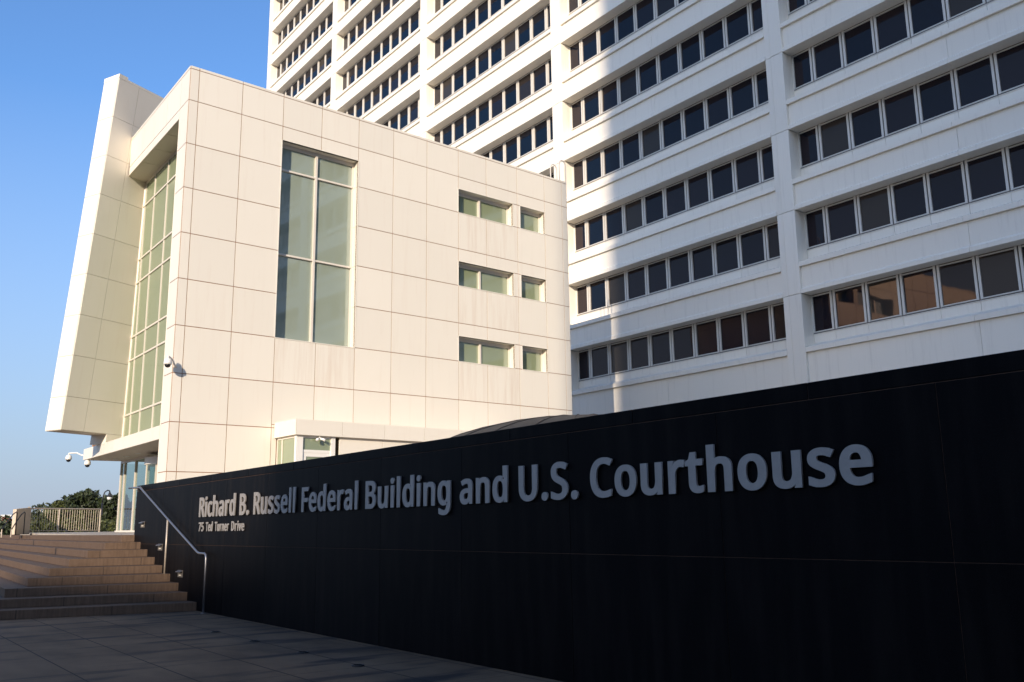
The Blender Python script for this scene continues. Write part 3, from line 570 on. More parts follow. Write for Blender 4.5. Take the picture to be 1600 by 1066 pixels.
    for a, b in ((.97, 2.05), (2.05, 3.75), (3.75, 5.45), (5.45, 7.15), (7.15, 8.8), (8.8, 10.5), (10.5, 12.25)):
        mb.fbox(Fl, a+.006, b-.006, 4.73, 5.20, -.02, .028)
    mb.fbox(Fl, .97, 12.24, 5.17, 5.20, -1.6, -.021)
    mb.box(P0.x-.02, P0.x+1.75, P0.y+12.22, P0.y+12.25, 4.73, 5.17)
    mb.build("canopy_fascia", M["cream"], root)
    mb = MB(); mb.fbox(Fl, .98, 12.21, 4.72, 4.75, -3.2, .02); mb.build("canopy_soffit", M["soffit"], root)
    for (x, y) in ((1.0, 10.87), (1.0, 9.14), (1.0, 7.4)):
        mb = MB(); mb.lathe((P0.x+x, P0.y+y, 4.700), [(.06, .004), (.10, 0), (.12, .004), (.12, .02)], 20); mb.build("downlight", M["lamp"], root)
    mb = MB()   # column return below the canopy
    mb.fbox(Fl, .94, .97, 1.5, 4.72, -1.9, .028); mb.build("column_return", M["cream"], root)
    # ---- glazed lobby under the canopy
    LX = P0.x+1.63
    f = MB(); ly = [12.30, 11.68, 9.93, 8.15]
    f.box(LX-.10, LX+.12, P0.y+8.15, P0.y+12.36, 1.52, 1.66)
    for y in ly: f.box(LX-.05, LX+.07, P0.y+y-.035, P0.y+y+.035, 1.66, 4.72)
    f.box(LX-.04, LX+.06, P0.y+8.15, P0.y+12.3, 4.62, 4.72)
    for x in (3.2, 5.0): f.box(P0.x+x-.035, P0.x+x+.035, P0.y+12.26, P0.y+12.34, 1.66, 4.72)
    f.box(LX+.12, P0.x+6, P0.y+12.22, P0.y+12.36, 1.52, 1.66)
    lob = f.build("lobby_glazing", M["alum"], root)
    for a, b in ((8.15, 9.93), (9.93, 11.68), (11.68, 12.30)):
        g = MB(); g.quad((LX, P0.y+a, 1.66), (LX, P0.y+b, 1.66), (LX, P0.y+b, 4.62), (LX, P0.y+a, 4.62)); g.build("glass_pane", M["clear"], lob)
    for a, b in ((1.63, 3.2), (3.2, 5.0)):
        g = MB(); g.quad((P0.x+a, P0.y+12.30, 1.66), (P0.x+b, P0.y+12.30, 1.66), (P0.x+b, P0.y+12.30, 4.62), (P0.x+a, P0.y+12.30, 4.62)); g.build("glass_pane", M["clear"], lob)
    mb = MB(); mb.box(P0.x+5.0, P0.x+5.1, P0.y+1.2, P0.y+12.34, 1.55, 4.70); mb.box(P0.x+1.9, P0.x+5.0, P0.y+1.0, P0.y+1.2, 1.55, 4.7); mb.build("lobby_back_wall", M["interior"], root)
    mb = MB(); mb.box(P0.x+1.6, P0.x+5.0, P0.y+1.2, P0.y+12.3, 1.50, 1.60); mb.build("lobby_floor", M["darkint"], root)
    # revolving door drum
    dc = (P0.x+2.55, P0.y+6.75, 0)
    mb = MB(); mb.lathe((dc[0], dc[1], 4.22), [(1.32, 0), (1.40, .02), (1.40, .30), (1.30, .34)], 48)
    door = mb.build("revolving_door", M["camwhite"], root)
    mb = MB()
    for a in range(0, 360, 30):
        mb.box(dc[0]+1.34*math.cos(R(a))-.03, dc[0]+1.34*math.cos(R(a))+.03, dc[1]+1.34*math.sin(R(a))-.03, dc[1]+1.34*math.sin(R(a))+.03, 1.6, 4.22)
    mb.build("door_post", M["alum"], door)
    mb = MB(); n = 36
    for i in range(n):
        a, b = 2*math.pi*i/n, 2*math.pi*(i+1)/n
        mb.quad((dc[0]+1.34*math.cos(a), dc[1]+1.34*math.sin(a), 1.6), (dc[0]+1.34*math.cos(b), dc[1]+1.34*math.sin(b), 1.6), (dc[0]+1.34*math.cos(b), dc[1]+1.34*math.sin(b), 4.22), (dc[0]+1.34*math.cos(a), dc[1]+1.34*math.sin(a), 4.22))
    mb.build("door_glass", M["clear"], door)
    # ---- body: roof, rear and right walls, floors and rooms
    mb = MB()
    body = [P0+X*.05+Y*.05, P0+U*(W-.12)+V*.05, P0+U*(W-.12)+V*11.5, P0+X*.9+Y*12.0, P0+X*.9+Y*8.4, P0+X*.05+Y*7.8]
    mb.prism([(p.x, p.y) for p in body], 17.55, 17.70); mb.build("roof", M["roof"], root)
    Fr = (P0+U*W, V, Z3, U)
    mb = MB(); clad(mb, Fr, grid_rects([0, 1.7, 3.4, 5.1, 6.8, 8.5, 10.2, 11.6], zs, [])); mb.build("right_cladding", M["cream"], root)
    mb = MB(); mb.fbox(Fr, .0, 11.6, 1.5, 18.3, -.12, 0); Fb = (P0+V*11.6, U, Z3, V); mb.fbox(Fb, .8, W, 5.0, 18.3, -.12, 0); mb.fbox(Fb, 5.8, W, 1.5, 5.0, -.12, 0)
    mb.build("rear_wall", M["seam"], root)
    mb = MB(); clad(mb, Fb, grid_rects([.8, 4, 7, 10, 13, 16, W], [z for z in zs if z > 5], [])); clad(mb, Fb, grid_rects([5.8, 8, 10, 13, 16, W], [z for z in zs if z < 5.4], [])); mb.build("rear_cladding", M["cream"], root)
    # parapet inner faces
    mb = MB(); mb.fbox(Ff, 0.1, W-.1, 17.7, 18.32, -.16, -.101); mb.fbox(Fr, .1, 11.5, 17.7, 18.32, -.18, -.121); mb.build("parapet_lining", M["cream"], root)
    # interior: floors and a plaster room wall
    mb = MB()
    for z in (5.0, 8.40, 11.75, 15.1):
        mb.prism([(p.x, p.y) for p in (P0+X*1.0+Y*.6, P0+U*(W-.2)+V*.6, P0+U*(W-.2)+V*11.3, P0+X*1.0+Y*11.3)], z-.15, z)
    mb.build("floor_slab", M["interior"], root)
    mb = MB(); mb.box(P0.x+3.3, P0.x+3.4, P0.y+3.4, P0.y+11, 5.0, 17.5)
    mb.fbox(Ff, 3.4, 18.6, 5.0, 17.5, -3.4, -3.3); mb.fbox(Ff, 9.4, 9.5, 5.0, 17.5, -3.3, -.5); mb.fbox(Ff, 2.9, 3.0, 5.0, 17.5, -3.3, -.5)
    mb.build("room_wall", M["interior"], root)
    mb = MB()
    mb.tube([P0+U*3.2+V*1.6+Z3*9.2, P0+U*8.6+V*1.6+Z3*12.4], .12, 6); mb.tube([P0+U*3.2+V*1.6+Z3*10.2, P0+U*8.6+V*1.6+Z3*13.4], .035, 6)
    for u in (4.6, 6.4): mb.tube([P0+U*u+V*1.0+Z3*14.9, P0+U*u+V*1.0+Z3*14.0], .02, 6)
    mb.build("stair_stringer", M["groove"], root)
    # ---- slanted fin
    d1 = Vector((math.sin(R(64)), math.cos(R(64)), 0)); d3 = Vector((math.sin(R(-24)), math.cos(R(-24)), 0))
    A = lambda z: P0+Vector((-.84-(20.8-z)*.0658, 7.19+(20.8-z)*.0513, z))
    TH = .95
    fz = [5.60, 6.93, 8.59, 10.27, 11.98, 13.69, 15.41, 17.13, 18.86, 20.62]
    def slab(mb, z0, z1, s0, s1, t0, t1, g=.007):
        z0 += g; z1 -= g
        P = lambda z, s, t: A(z)+d1*s+d3*t
        mb.hexa([P(z0, s0, t0), P(z0, s1, t0), P(z0, s1, t1), P(z0, s0, t1), P(z1, s0, t0), P(z1, s1, t0), P(z1, s1, t1), P(z1, s0, t1)])
    mb = MB()
    slab(mb, 5.60, 20.60, .02, 2.1, .02, TH-.02, 0); slab(mb, 5.60, 17.7, 2.1, 3.0, .02, TH-.02, 0); slab(mb, 17.7, 20.60, 2.1, 6.2, .02, TH-.02, 0)
    mb.build("fin_core", M["seam"], root)
    mb = MB()
    for z0, z1 in zip(fz[:-1], fz[1:]):
        slab(mb, z0, z1, 0, 1.04-.007, -.02, .02)
        s_end = 2.95 if z1 < 17 else 4.0
        slab(mb, z0, z1, 1.04+.007, s_end, -.02, .02)
        if z1 > 17: slab(mb, z0, z1, 4.014, 6.2, -.02, .02)
        slab(mb, z0, z1, -.02, .018, .021, TH)          # bright end face
        slab(mb, z0, z1, .02, 6.2 if z1 > 17 else 3.0, TH-.02, TH+.02)
    slab(mb, 5.20, 5.597, 2.15, 3.0, -.02, TH+.02, 0)
    slab(mb, 20.62, 20.82, -.02, .42, -.02, TH+.02, .004)
    slab(mb, 20.62, 20.72, .42, 6.2, -.018, .30, .004); slab(mb, 20.62, 20.72, .42, 6.2, TH-.28, TH+.018, .004)
    mb.build("fin", M["cream"], root)
    mb = MB(); slab(mb, 5.585, 5.60, .0, 2.15, 0, TH, 0); mb.build("fin_soffit", M["soffit"], root)
    # ---- vestibule: low flat-roofed side entrance in front of the front face
    v0 = -1.72
    Fv = (P0+V*v0, U, Z3, -V)
    mb = MB()
    for a, b in zip([3.82, 5.65, 7.45, 9.25, 11.05, 12.85], [5.65, 7.45, 9.25, 11.05, 12.85, 14.65]): mb.fbox(Fv, a+.006, b-.006, 4.86, 5.41, -.02, 0)
    Fvs = (P0+U*3.80, -V, Z3, -U)
    for a, b in ((.04, .50), (.50, 1.72)): mb.fbox(Fvs, a+.006, b-.004, 4.86, 5.41, -.02, 0)
    mb.fbox(Fv, 3.82, 14.6, 5.37, 5.40, -1.68, -.021)
    ves = mb.build("vestibule_canopy", M["cream"], root)
    mb = MB(); mb.fbox(Fv, 3.83, 14.6, 4.85, 4.88, -1.67, -.025); mb.build("vestibule_soffit", M["soffit"], ves)
    mb = MB()
    for a, b in ((5.62, 7.43), (7.43, 9.23), (9.23, 11.03), (11.03, 14.6)): mb.fbox(Fv, a+.006, b-.006, 1.5, 4.85, -.20, -.14)
    mb.build("vestibule_wall", M["cream"], root)
    f = MB()
    f.fbox(Fv, 3.90, 4.16, 1.5, 4.85, -.26, -.12)                         # white corner post
    f.fbox(Fv, 4.16, 5.28, 4.26, 4.36, -.24, -.16); f.fbox(Fv, 5.28, 5.44, 1.5, 4.85, -.26, -.12)
    f.fbox(Fv, 4.16, 5.28, 4.78, 4.85, -.24, -.16)
    f.fbox(Fv, 4.16, 4.32, 1.5, 4.26, -.22, -.17); f.fbox(Fv, 5.12, 5.28, 1.5, 4.26, -.22, -.17); f.fbox(Fv, 4.32, 5.12, 4.12, 4.26, -.22, -.17)
    dr = f.build("vestibule_door", M["camwhite"], root)
    g = MB(); g.fbox(Fv, 4.32, 5.12, 1.7, 4.12, -.205, -.195); g.fbox(Fv, 4.16, 5.28, 4.36, 4.78, -.205, -.195); g.build("glass_pane", M["cglass"], dr)
    f = MB(); Fs = (P0+U*3.92, -V, Z3, -U)
    f.fbox(Fs, .04, .10, 1.5, 4.85, -.05, 0); f.fbox(Fs, .42, .48, 1.5, 4.85, -.05, 0); f.fbox(Fs, .04, 1.5, 4.78, 4.85, -.05, 0)
    sw = f.build("side_window", M["alum"], root)
    g = MB(); g.fbox(Fs, .10, .42, 1.5, 4.78, -.035, -.025); g.fbox(Fs, .48, 1.46, 1.5, 4.78, -.035, -.025); g.build("glass_pane", M["cglass"], sw)
    mb = MB(); mb.fbox(Fv, 5.9, 5.95, 1.5, 4.8, -1.6, -.3); mb.build("vestibule_partition", M["interior"], root)
    rel(root)
pavilion()

def twin_floodlight():
    Fv = (P0+V*-1.72, U, Z3, -V)
    root = empty("floodlight", "small twin floodlight hanging under the edge of the low vestibule canopy", "floodlight")
    def P(a, b, c): return Fv[0]+U*a+Z3*b+(-V)*c
    mb = MB(); mb.tube([P(4.78, 4.85, -.08), P(4.78, 4.76, -.08)], .03, 8); mb.build("mount", M["camwhite"], root)
    for s in (-1, 1):
        mb = MB(); mb.tube([P(4.78, 4.77, -.08), P(4.78+.10*s, 4.74, -.02), P(4.78+.16*s, 4.70, .04)], .035, 10, .055); mb.build("lamp_head", M["camwhite"], root, smooth=True)
    rel(root)
twin_floodlight()

def dome_camera(c, mount, label, up_=True):
    root = empty("security_camera", label, "camera", group="white dome security cameras on the pavilion")
    c = Vector(c); mount = Vector(mount)
    top = c+Vector((0, 0, .22))
    mid = (top+mount)/2+Vector((0, 0, .05))
    mb = MB(); mb.tube([mount, mount+(mid-mount)*.5, mid+Vector((0, 0, .03)), top+(mount-top)*.12+Vector((0, 0, .03)), top, c+Vector((0, 0, .12))], .035, 10); mb.build("arm", M["camwhite"], root, smooth=True)
    mb = MB(); mb.lathe(c, [(.04, .16), (.09, .14), (.125, .08), (.135, 0), (.135, -.05), (.105, -.06)], 24); mb.build("housing", M["camwhite"], root, smooth=True)
    mb = MB(); mb.lathe(c, [(.10, -.055), (.095, -.10), (.07, -.14), (.03, -.16), (.01, -.165)], 24); mb.build("dome", M["black"], root, smooth=True)
    return rel(root)
cc = P0+U*(.258-1.43*.40)+V*(-.40)+Z3*(6.90+.53*.40+.05)
dome_camera(cc, P0+U*.10-V*.03+Z3*(cc.z-.05), "white dome security camera on the pavilion corner above the sign wall")
# mounting plate of the corner camera is part of its bracket
dome_camera(P0+Vector((-.42, 13.25, 4.86)), P0+Vector((.02, 12.27, 4.92)), "white dome security camera on a gooseneck at the tip of the entrance canopy")
dome_camera(P0+Vector((.06, 11.75, 4.55)), P0+Vector((.30, 11.75, 4.70)), "white dome security camera tucked under the entrance canopy tip")

def roof_ladder():
    root = empty("roof_ladder", "pale hooped ladder rails rising over the right end of the pavilion roof", "ladder")
    W = 18.857
    for v in (.22, .86):
        pts = []
        for u, z in ((18.62, 17.72), (18.62, 19.25)): pts.append(P0+U*u+V*v+Z3*z)
        for a in range(150, -1, -30): pts.append(P0+U*(18.83+.21*math.cos(R(a)))+V*v+Z3*(19.30+.22*math.sin(R(a))))
        pts.append(P0+U*19.04+V*v+Z3*14.0)
        mb = MB(); mb.tube(pts, .03, 8); mb.build("rail", M["ladder"], root, smooth=True)
    mb = MB()
    for i in range(13): mb.tube([P0+U*19.04+V*.22+Z3*(14.3+.3*i), P0+U*19.04+V*.86+Z3*(14.3+.3*i)], .014, 6)
    mb.build("rungs", M["galv"], root)
    rel(root)
roof_ladder()

def skylight_dome():
    root = empty("dome_roof", "low dark rounded metal roof just showing over the black sign wall", "roof")
    c = Vector((17.3, 19.7, 0)); mb = MB()
    prof = []
    for i in range(0, 13):
        a = R(90*i/12); prof.append((6.0*math.cos(a)+.02, 1.9+2.72*math.sin(a)))
    mb.lathe(c, prof, 48); mb.build("shell", M["domeroof"], root, smooth=True)
    mb = MB()
    for k in range(24):
        t = 2*math.pi*k/24
        mb.tube([c+Vector((p[0]*math.cos(t), p[0]*math.sin(t), p[1]+.01)) for p in prof], .012, 5)
    mb.build("seam_rib", M["domeroof"], root)
    mb = MB(); mb.lathe(c+Z3*1.5, [(5.9, 0), (5.9, .38)], 48); mb.build("drum_wall", M["cream"], root)
    rel(root)
skylight_dome()

# ================================================================== OFFICE TOWER
XT = 37.86
FH = 4.33; S0 = 12.70; PER = 17.72; YR, YL = 26.49, 27.57
NPANE = [0]
def tower():
    root = empty("office_tower", "white precast office tower with long ribbons of dark windows behind the pavilion", "building")
    kmax_all = 14; kmin = -2
    Ft = (Vector((XT, 0, 0)), Y, Z3, -X)
    # columns
    for b in range(-3, 5):
        y0, y1 = YR+PER*b, YL+PER*b
        mb = MB()
        for k in range(0, kmax_all+1):
            z0, z1 = (S0+FH*(k-1) if k else 0), S0+FH*k
            mb.box(XT-.03, XT+1.0, y0, y0+.72, z0+.012, z1-.012)
            mb.box(XT+.0, XT+1.0, y0+.745, y1, z0+.008, z1-.008)
        mb.build("column", M["white"], root, bevel=.012)
        mb = MB(); mb.box(XT+.05, XT+.95, y0+.03, y1-.03, 0, S0+FH*kmax_all-.03); mb.build("column_core", M["groove"], root)
    def ribbon_geo(y0, y1, k, sp, fr, pn, gv, panes):
        s = S0+FH*k
        # spandrel above the window: lip, panel (joint at mid bay), sloping sill on top
        mid = (y0+y1)/2-.08
        for a, c in ((y0+.02, mid-.008), (mid+.008, y1-.002)):
            if k < 0:
                sp.fprism((Vector((XT, a, 0)), X, Z3, Y), [(.13, 0.0), (.82, 0.0), (.82, s+1.36), (.13, s+1.36)], 0, c-a); continue
            sp.fprism((Vector((XT, a, 0)), X, Z3, Y), [(0.0, s), (.82, s), (.82, s+1.36), (.13, s+1.36), (.13, s+.30), (.0, s+.20)], 0, c-a)
        mid2 = mid+.12
        for a, c in ((y0+.005, mid2-.008), (mid2+.008, y1-.005)):
            sp.fprism((Vector((XT, a, 0)), X, Z3, Y), [(-.01, s+1.37), (.82, s+1.37), (.82, s+1.90), (.75, s+1.88), (-.01, s+1.60)], 0, c-a)
        if k < 0: return
        # sub-sill panels in the window plane, and frames
        xp = XT+.78; c0 = 18.24+PER*round(((y0+y1)/2-18.18)/PER)
        ms = [c0+1.757*i for i in range(-4, 5)]
        edges = [y0]+ms+[y1]
        g0, g1 = s-1.88, s-.11
        for a, b_ in zip(edges[:-1], edges[1:]):
            sp.box(xp, xp+.06, a+.008, b_-.008, s-2.47, s-2.0)
            da = .15 if a != y0 else .10; db = .15 if b_ != y1 else .10
            panes.append((a+da, b_-db, g0, g1))
        for m_ in ms:
            for q in (-1, 1): fr.box(xp-.05, xp+.05, m_+q*.085-.055, m_+q*.085+.055, g0-.06, s-.02)
            gv.box(xp-.01, xp+.03, m_-.030, m_+.030, g0-.06, s-.02)
        fr.box(xp-.03, xp+.05, y0+.005, y0+.09, g0-.06, s-.02); fr.box(xp-.03, xp+.05, y1-.09, y1-.005, g0-.06, s-.02)
        for a, b_ in zip(edges[:-1], edges[1:]):
            l = a+(.14 if a != y0 else .09); r_ = b_-(.14 if b_ != y1 else .09)
            fr.box(xp-.03, xp+.05, l, r_, g1, g1+.06); fr.box(xp-.05, xp+.05, l, r_, g0-.05, g0)
        gv.box(xp-.005, xp+.04, y0+.01, y1-.01, g1+.062, s-.004); gv.box(xp-.02, xp+.05, y0+.01, y1-.01, g0-.10, g0-.062)
        fr.box(xp-.035, xp+.05, y0+.01, y1-.01, g0-.13, g0-.102)
    def pane_quad(mb, p):
        a, b_, c, d = p; x = XT+.80; t1 = random.gauss(0, .011); t2 = random.gauss(0, .008)
        mb.quad((x, a, c), (x+t1, b_, c), (x+t1+t2, b_, d), (x+t2, a, d))
    rest_sp, rest_fr, rest_gv, rest_pn = MB(), MB(), MB(), MB()
    vis = {-1: range(0, 4), 0: range(0, 7), 1: range(4, 9), 2: range(6, 11), 3: range(8, 13)}
    for b in (-3, -2, -1, 0, 1, 2, 3):
        y0, y1 = YL+PER*b, YR+PER*(b+1)
        for k in range(-1, kmax_all+1):
            if k in vis.get(b, ()):
                sp, fr, gv, panes = MB(), MB(), MB(), []
                ribbon_geo(y0, y1, k, sp, fr, None, gv, panes)
                sp.build("spandrel", M["white"], root)
                o = fr.build("ribbon_window", M["frame"], root)
                gv.build("gasket", M["groove"], o)
                if b in (-1, 0):
                    for p in panes:
                        if NPANE[0] < 100:
                            m_ = MB(); pane_quad(m_, p); m_.build("glass_pane", M["tglass"], o); NPANE[0] += 1
                        else: pane_quad(rest_pn, p)
                else:
                    for p in panes: pane_quad(rest_pn, p)
            else:
                panes = []; ribbon_geo(y0, y1, k, rest_sp, rest_fr, None, rest_gv, panes)
                for p in panes: pane_quad(rest_pn, p)
    tag(rest_sp.build("spandrel", M["white"], root), kind="stuff")
    tag(rest_fr.build("window_frame", M["frame"], root), kind="stuff")
    tag(rest_gv.build("window_gasket", M["groove"], root), kind="stuff")
    tag(rest_pn.build("glass_pane", M["tglass"], root), kind="stuff")
    # base wall, body and roof
    yb0, yb1 = YR+PER*-3, YL+PER*4
    mb = MB(); mb.box(XT+.87, XT+24, yb0+.05, yb1-.05, 0, S0+FH*kmax_all+1.2); mb.build("tower_body", M["white"], root)
    mb = MB(); mb.box(XT+.83, XT+.868, yb0+.06, yb1-.06, 0, S0-3); mb.build("base_wall", M["white"], root)
    mb = MB(); mb.box(XT-.05, XT+24.1, yb0-.05, yb1+.05, S0+FH*kmax_all+1.9, S0+FH*kmax_all+2.9); mb.build("parapet", M["white"], root)
    rel(root)
tower()

# ================================================================== GUARD FENCE, PARAPET, FAR HANDRAILS
def fence():
    root = empty("guard_fence", "upright-bar steel guard fence at the edge of the terrace in front of the trees", "fence")
    a = Vector((7.62, 45.6, 0)); b = Vector((10.88, 47.1, 0)); L = (b-a).length; d = (b-a).normalized()
    z0 = 1.59; z1 = 2.67
    mb = MB(); mb.tube([a+Z3*z1, b+Z3*z1], .03, 8); mb.tube([a+Z3*(z0+.10), b+Z3*(z0+.10)], .018, 6); mb.build("top_rail", M["galv"], root)
    for t in (0, .4, 1.0):
        mb = MB(); p = a+d*L*t; mb.tube([p+Z3*z0, p+Z3*z1], .035, 8); mb.build("post", M["galv"], root)
    for i in range(1, 29):
        if i in (12,): continue
        p = a+d*L*i/29; mb = MB(); mb.tube([p+Z3*(z0+.1), p+Z3*z1], .0085, 6); mb.build("baluster", M["galv"], root)
    rel(root)
    pr = empty("parapet_wall", "low curved pale stone parapet at the left end of the guard fence", "wall")
    mb = MB(); pts = []
    c0 = Vector((6.75, 44.3, 0)); c1 = Vector((7.52, 45.5, 0))
    n = 8
    for i in range(n+1):
        t = i/n; p = c0.lerp(c1, t)+Vector((-.10*math.sin(math.pi*t), .10*math.sin(math.pi*t), 0)); pts.append(p)
    for i in range(n):
        p, q = pts[i], pts[i+1]; o = Vector((.12, -.08, 0)); zt = lambda i: 2.60+.10*i/n
        mb.hexa([p+Z3*1.55, q+Z3*1.55, q+o+Z3*1.55, p+o+Z3*1.55, p+Z3*zt(i), q+Z3*zt(i+1), q+o+Z3*zt(i+1), p+o+Z3*zt(i)])
    mb.build("stone_panel", M["stone"], pr)
    mb = MB(); mb.box(7.50, 7.60, 45.45, 45.55, 1.58, 2.74); mb.build("end_post", M["galv"], pr)
    rel(pr)
    for j, (x0, y0, x1, y1, lab) in enumerate(((5.95, 41.2, 6.62, 42.6, "dark curved handrail in front of the pale parapet, the left one"), (6.45, 42.3, 6.98, 43.0, "dark curved handrail in front of the pale parapet, the right one"))):
        h = empty("stair_handrail", lab, "handrail", group="handrails of the far flight of steps")
        mb = MB(); A_ = Vector((x0, y0, 0)); B_ = Vector((x1, y1, 0))
        pts = [A_+Z3*1.75, A_.lerp(B_, .35)+Z3*2.05, A_.lerp(B_, .75)+Z3*2.36, B_+Z3*2.46, B_+(B_-A_)*.06+Z3*2.42, B_+(B_-A_)*.08+Z3*1.55]
        mb.tube(pts, .022, 8); mb.build("rail", M["iron"], h, smooth=True)
        mb = MB(); mb.tube([A_+Z3*1.45, A_+Z3*1.76], .022, 8); mb.build("post", M["galv"], h)
        rel(h)
fence()

def street_lamp():
    root = empty("street_lamp", "black cast-iron street lamp with a hanging lantern among the trees", "street lamp")
    d = Vector((math.sin(R(13.07)), math.cos(R(13.07)), 0)); p = d*78; s = Vector((d.y, -d.x, 0))
    H = 4.0
    mb = MB(); mb.lathe(p, [(.22, 0), (.20, .5), (.11, .8), (.08, 1.2), (.065, H-.2)], 14); mb.build("pole", M["iron"], root, smooth=True)
    mb = MB(); mb.tube([p+Z3*(H-.3), p+s*.03+Z3*(H+.35), p+s*.12+Z3*(H+.62), p+s*.30+Z3*(H+.76), p+s*.44+Z3*(H+.72), p+s*.47+Z3*(H+.60)], .05, 8); mb.build("arm", M["iron"], root, smooth=True)
    c = p+s*.47
    mb = MB(); mb.lathe(c+Z3*(H+.25), [(.24, 0), (.22, .05), (.12, .18), (.06, .36), (.03, .42)], 14); lt = mb.build("lantern", M["iron"], root, smooth=True)
    mb = MB(); mb.lathe(c+Z3*(H+.02), [(.05, 0), (.15, .06), (.19, .22)], 14); mb.build("lantern_globe", M["lamp"], lt, smooth=True)
    rel(root)
street_lamp()

# ================================================================== TREES
def leaf_cloud(mb, blobs, n, size, rng):
    for i in range(n):
        c, r = blobs[rng.randrange(len(blobs))]
        while True:
            q = Vector((rng.uniform(-1, 1), rng.uniform(-1, 1), rng.uniform(-1, 1)))
            if .25 < q.length <= 1: break
        q = q.normalized()*(q.length**.45)
        p = Vector(c)+Vector((q.x*r[0], q.y*r[1], q.z*r[2]))
        a = Vector((rng.gauss(0, 1), rng.gauss(0, 1), rng.gauss(0, 1))).normalized(); b = a.cross(Vector((rng.gauss(0, 1), rng.gauss(0, 1), rng.gauss(0, 1)))).normalized()
        s = size*rng.uniform(.6, 1.4); b *= s*.6; a *= s
        mb.quad(p-a, p-b, p+a, p+b)
def tree(az, dist, h, w, label, m, seed, base=0.0, n=2600, leaf=.16, name="tree", cat="tree", low=.30, group=None):
    rng = random.Random(seed)
    root = empty(name, label, cat, group=group)
    p = Vector((math.sin(R(az))*dist, math.cos(R(az))*dist, base))
    mb = MB(); mb.tube([p, p+Vector((.1, 0, h*.3)), p+Vector((.05, .1, h*.62))], .05*h*.6, 8, .02*h*.6)
    blobs = []
    for i in range(16):
        a = rng.uniform(0, 6.28); rr = w*.5*rng.uniform(.25, .78); zz = h*rng.uniform(low+.08, .88)
        f = math.sqrt(max(.12, 1-((zz/h-(low+.25))/(1-low-.22))**2)) if zz/h > low+.25 else 1
        c = p+Vector((rr*f*math.cos(a), rr*f*math.sin(a), zz)); r = w*rng.uniform(.13, .22)
        blobs.append((c, (r, r, min(r*.8, (h-zz)*.9+.05))))
        if i < 9: mb.tube([p+Vector((0, 0, h*rng.uniform(.2, .45))), p.lerp(c, .5)+Vector((0, 0, .08*h+zz*.25*0)), c], .02*h*.5, 5, .006*h)
    blobs.append((p+Vector((0, 0, h*.62)), (w*.26, w*.26, h*.26)))
    mb.build("trunk", M["bark"], root, smooth=True)
    mb = MB(); leaf_cloud(mb, blobs, n, leaf, rng); mb.build("crown", m, root)
    return rel(root)
G1 = "trees beyond the terrace fence"
tree(11.6, 92, 5.45, 5.4, "tall dark round-topped tree, highest of those behind the guard fence", M["leafd"], 3, n=5200, leaf=.17, group=G1)
tree(10.45, 96, 4.3, 5.0, "lower dark tree left of the tall round-topped one", M["leafd"], 5, n=2600, group=G1)
tree(12.75, 95, 3.7, 4.2, "dark tree directly behind the street lamp pole", M["leafd"], 6, n=2600, group=G1)
tree(13.95, 90, 5.0, 4.4, "dark tree between the street lamp and the lobby glass", M["leafd"], 8, n=3600, group=G1)
tree(15.6, 92, 5.0, 5.4, "dark tree seen through the lobby glass", M["leafd"], 18, n=2400, group=G1)
tree(10.6, 70, 4.0, 2.6, "thin feathery yellow-green tree left of the dark tree tops", M["leafy"], 9, n=900, leaf=.10, group=G1)
tree(8.4, 98, 3.2, 4.4, "small dark tree left of the parapet near the red building", M["leafd"], 10, n=1600, group=G1)
G2 = "sunlit bushes behind the guard fence"
for i, (az, d, h, w) in enumerate(((9.75, 60, 2.85, 2.6), (10.4, 58, 2.9, 2.4), (11.1, 60, 3.0, 2.5), (11.8, 58, 3.0, 2.5), (12.45, 60, 2.9, 2.4))):
    tree(az, d, h, w, ["leftmost", "second from left", "middle", "second from right", "rightmost"][i]+" sunlit yellow-green bush behind the guard fence bars", M["leafy"], 20+i, n=1500, leaf=.085, name="bush", cat="bush", low=.05, group=G2)
tree(13.7, 66, 2.6, 2.6, "yellow-green bush at the foot of the street lamp by the lobby", M["leafy"], 31, n=1300, leaf=.09, name="bush", cat="bush", low=.05)

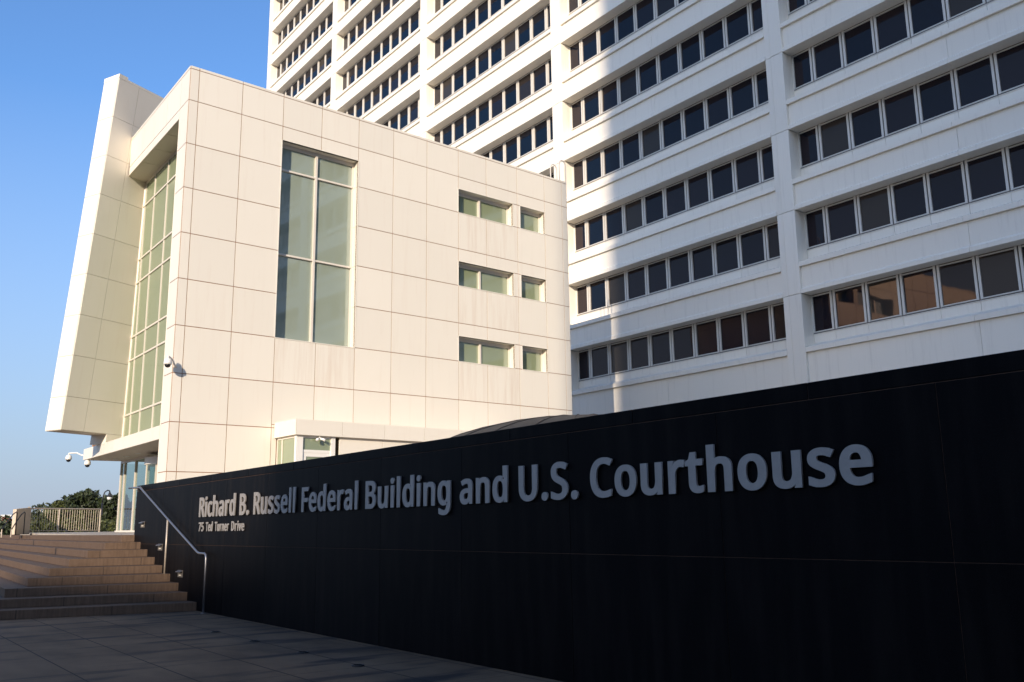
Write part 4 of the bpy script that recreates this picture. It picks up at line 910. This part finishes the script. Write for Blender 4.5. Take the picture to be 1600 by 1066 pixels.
def red_building():
    root = empty("brick_building", "distant red brick building at the far left edge with a white band", "building")
    d = Vector((math.sin(R(8.35)), math.cos(R(8.35)), 0)); p = d*150; s = Vector((d.y, -d.x, 0))
    F = (p, s, Z3, -d)
    mb = MB(); mb.fbox(F, -.6, .65, 0, 3.9, -8, 0); mb.build("wall", M["brick"], root)
    mb = MB(); mb.fbox(F, -.65, .70, 3.9, 4.2, -8.05, .05); mb.fbox(F, -.62, .2, 1.2, 1.9, 0, .04); mb.build("cornice", M["camwhite"], root)
    for i in range(2):
        mb = MB(); mb.fbox(F, -.4+.55*i, -.1+.55*i, 2.4, 3.3, .0, .03); mb.build("window", M["black"], root)
    rel(root)
    root = empty("dark_building", "dark low building at the very left edge beside the red brick one", "building")
    d = Vector((math.sin(R(7.75)), math.cos(R(7.75)), 0)); p = d*130; s = Vector((d.y, -d.x, 0)); F = (p, s, Z3, -d)
    mb = MB(); mb.fbox(F, -4, .95, 0, 3.55, -8, 0); mb.build("wall", M["city"], root)
    mb = MB(); mb.fbox(F, -4.05, 1.0, 3.55, 3.75, -8.05, .05); mb.build("cornice", M["groove"], root)
    rel(root)
red_building()

# ================================================================== BUILDINGS ACROSS THE STREET (behind the camera; they cast the shade)
def block(w0, w1, t0, t1, h, label):
    root = empty("office_block", label, "building")
    T = Vector((math.sin(R(52.3)), math.cos(R(52.3)), 0)); Wv = Vector((math.cos(R(52.3)), -math.sin(R(52.3)), 0))
    F = (Vector((0, 0, 0)), Wv, T, Z3)
    mb = MB(); mb.fbox(F, w0, w1, t0, t1, 0, h); mb.build("wall", M["city"], root)
    wm = MB(); z = 3.0; sx = max(3.0, (w1-w0)/24)
    while z < h-3:
        x = w0+1.2
        while x+1.8 < w1:
            wm.fbox(F, x, x+sx*.6, t1, t1+.05, z, z+1.9); x += sx
        z += 4.0
    tag(wm.build("window", M["black"], root), kind="stuff")
    mb = MB(); mb.fbox(F, w0+.2, w1-.2, t0+.2, t1-.2, h, h+.8); mb.build("roof_parapet", M["city"], root)
    rel(root)
block(-8.6, 70, -105, -80, 84, "tall stone office block across the street that shades the right of the scene")
block(-95, -8.4, -125, -106, 37.15, "long lower office block across the street left of the tall one")
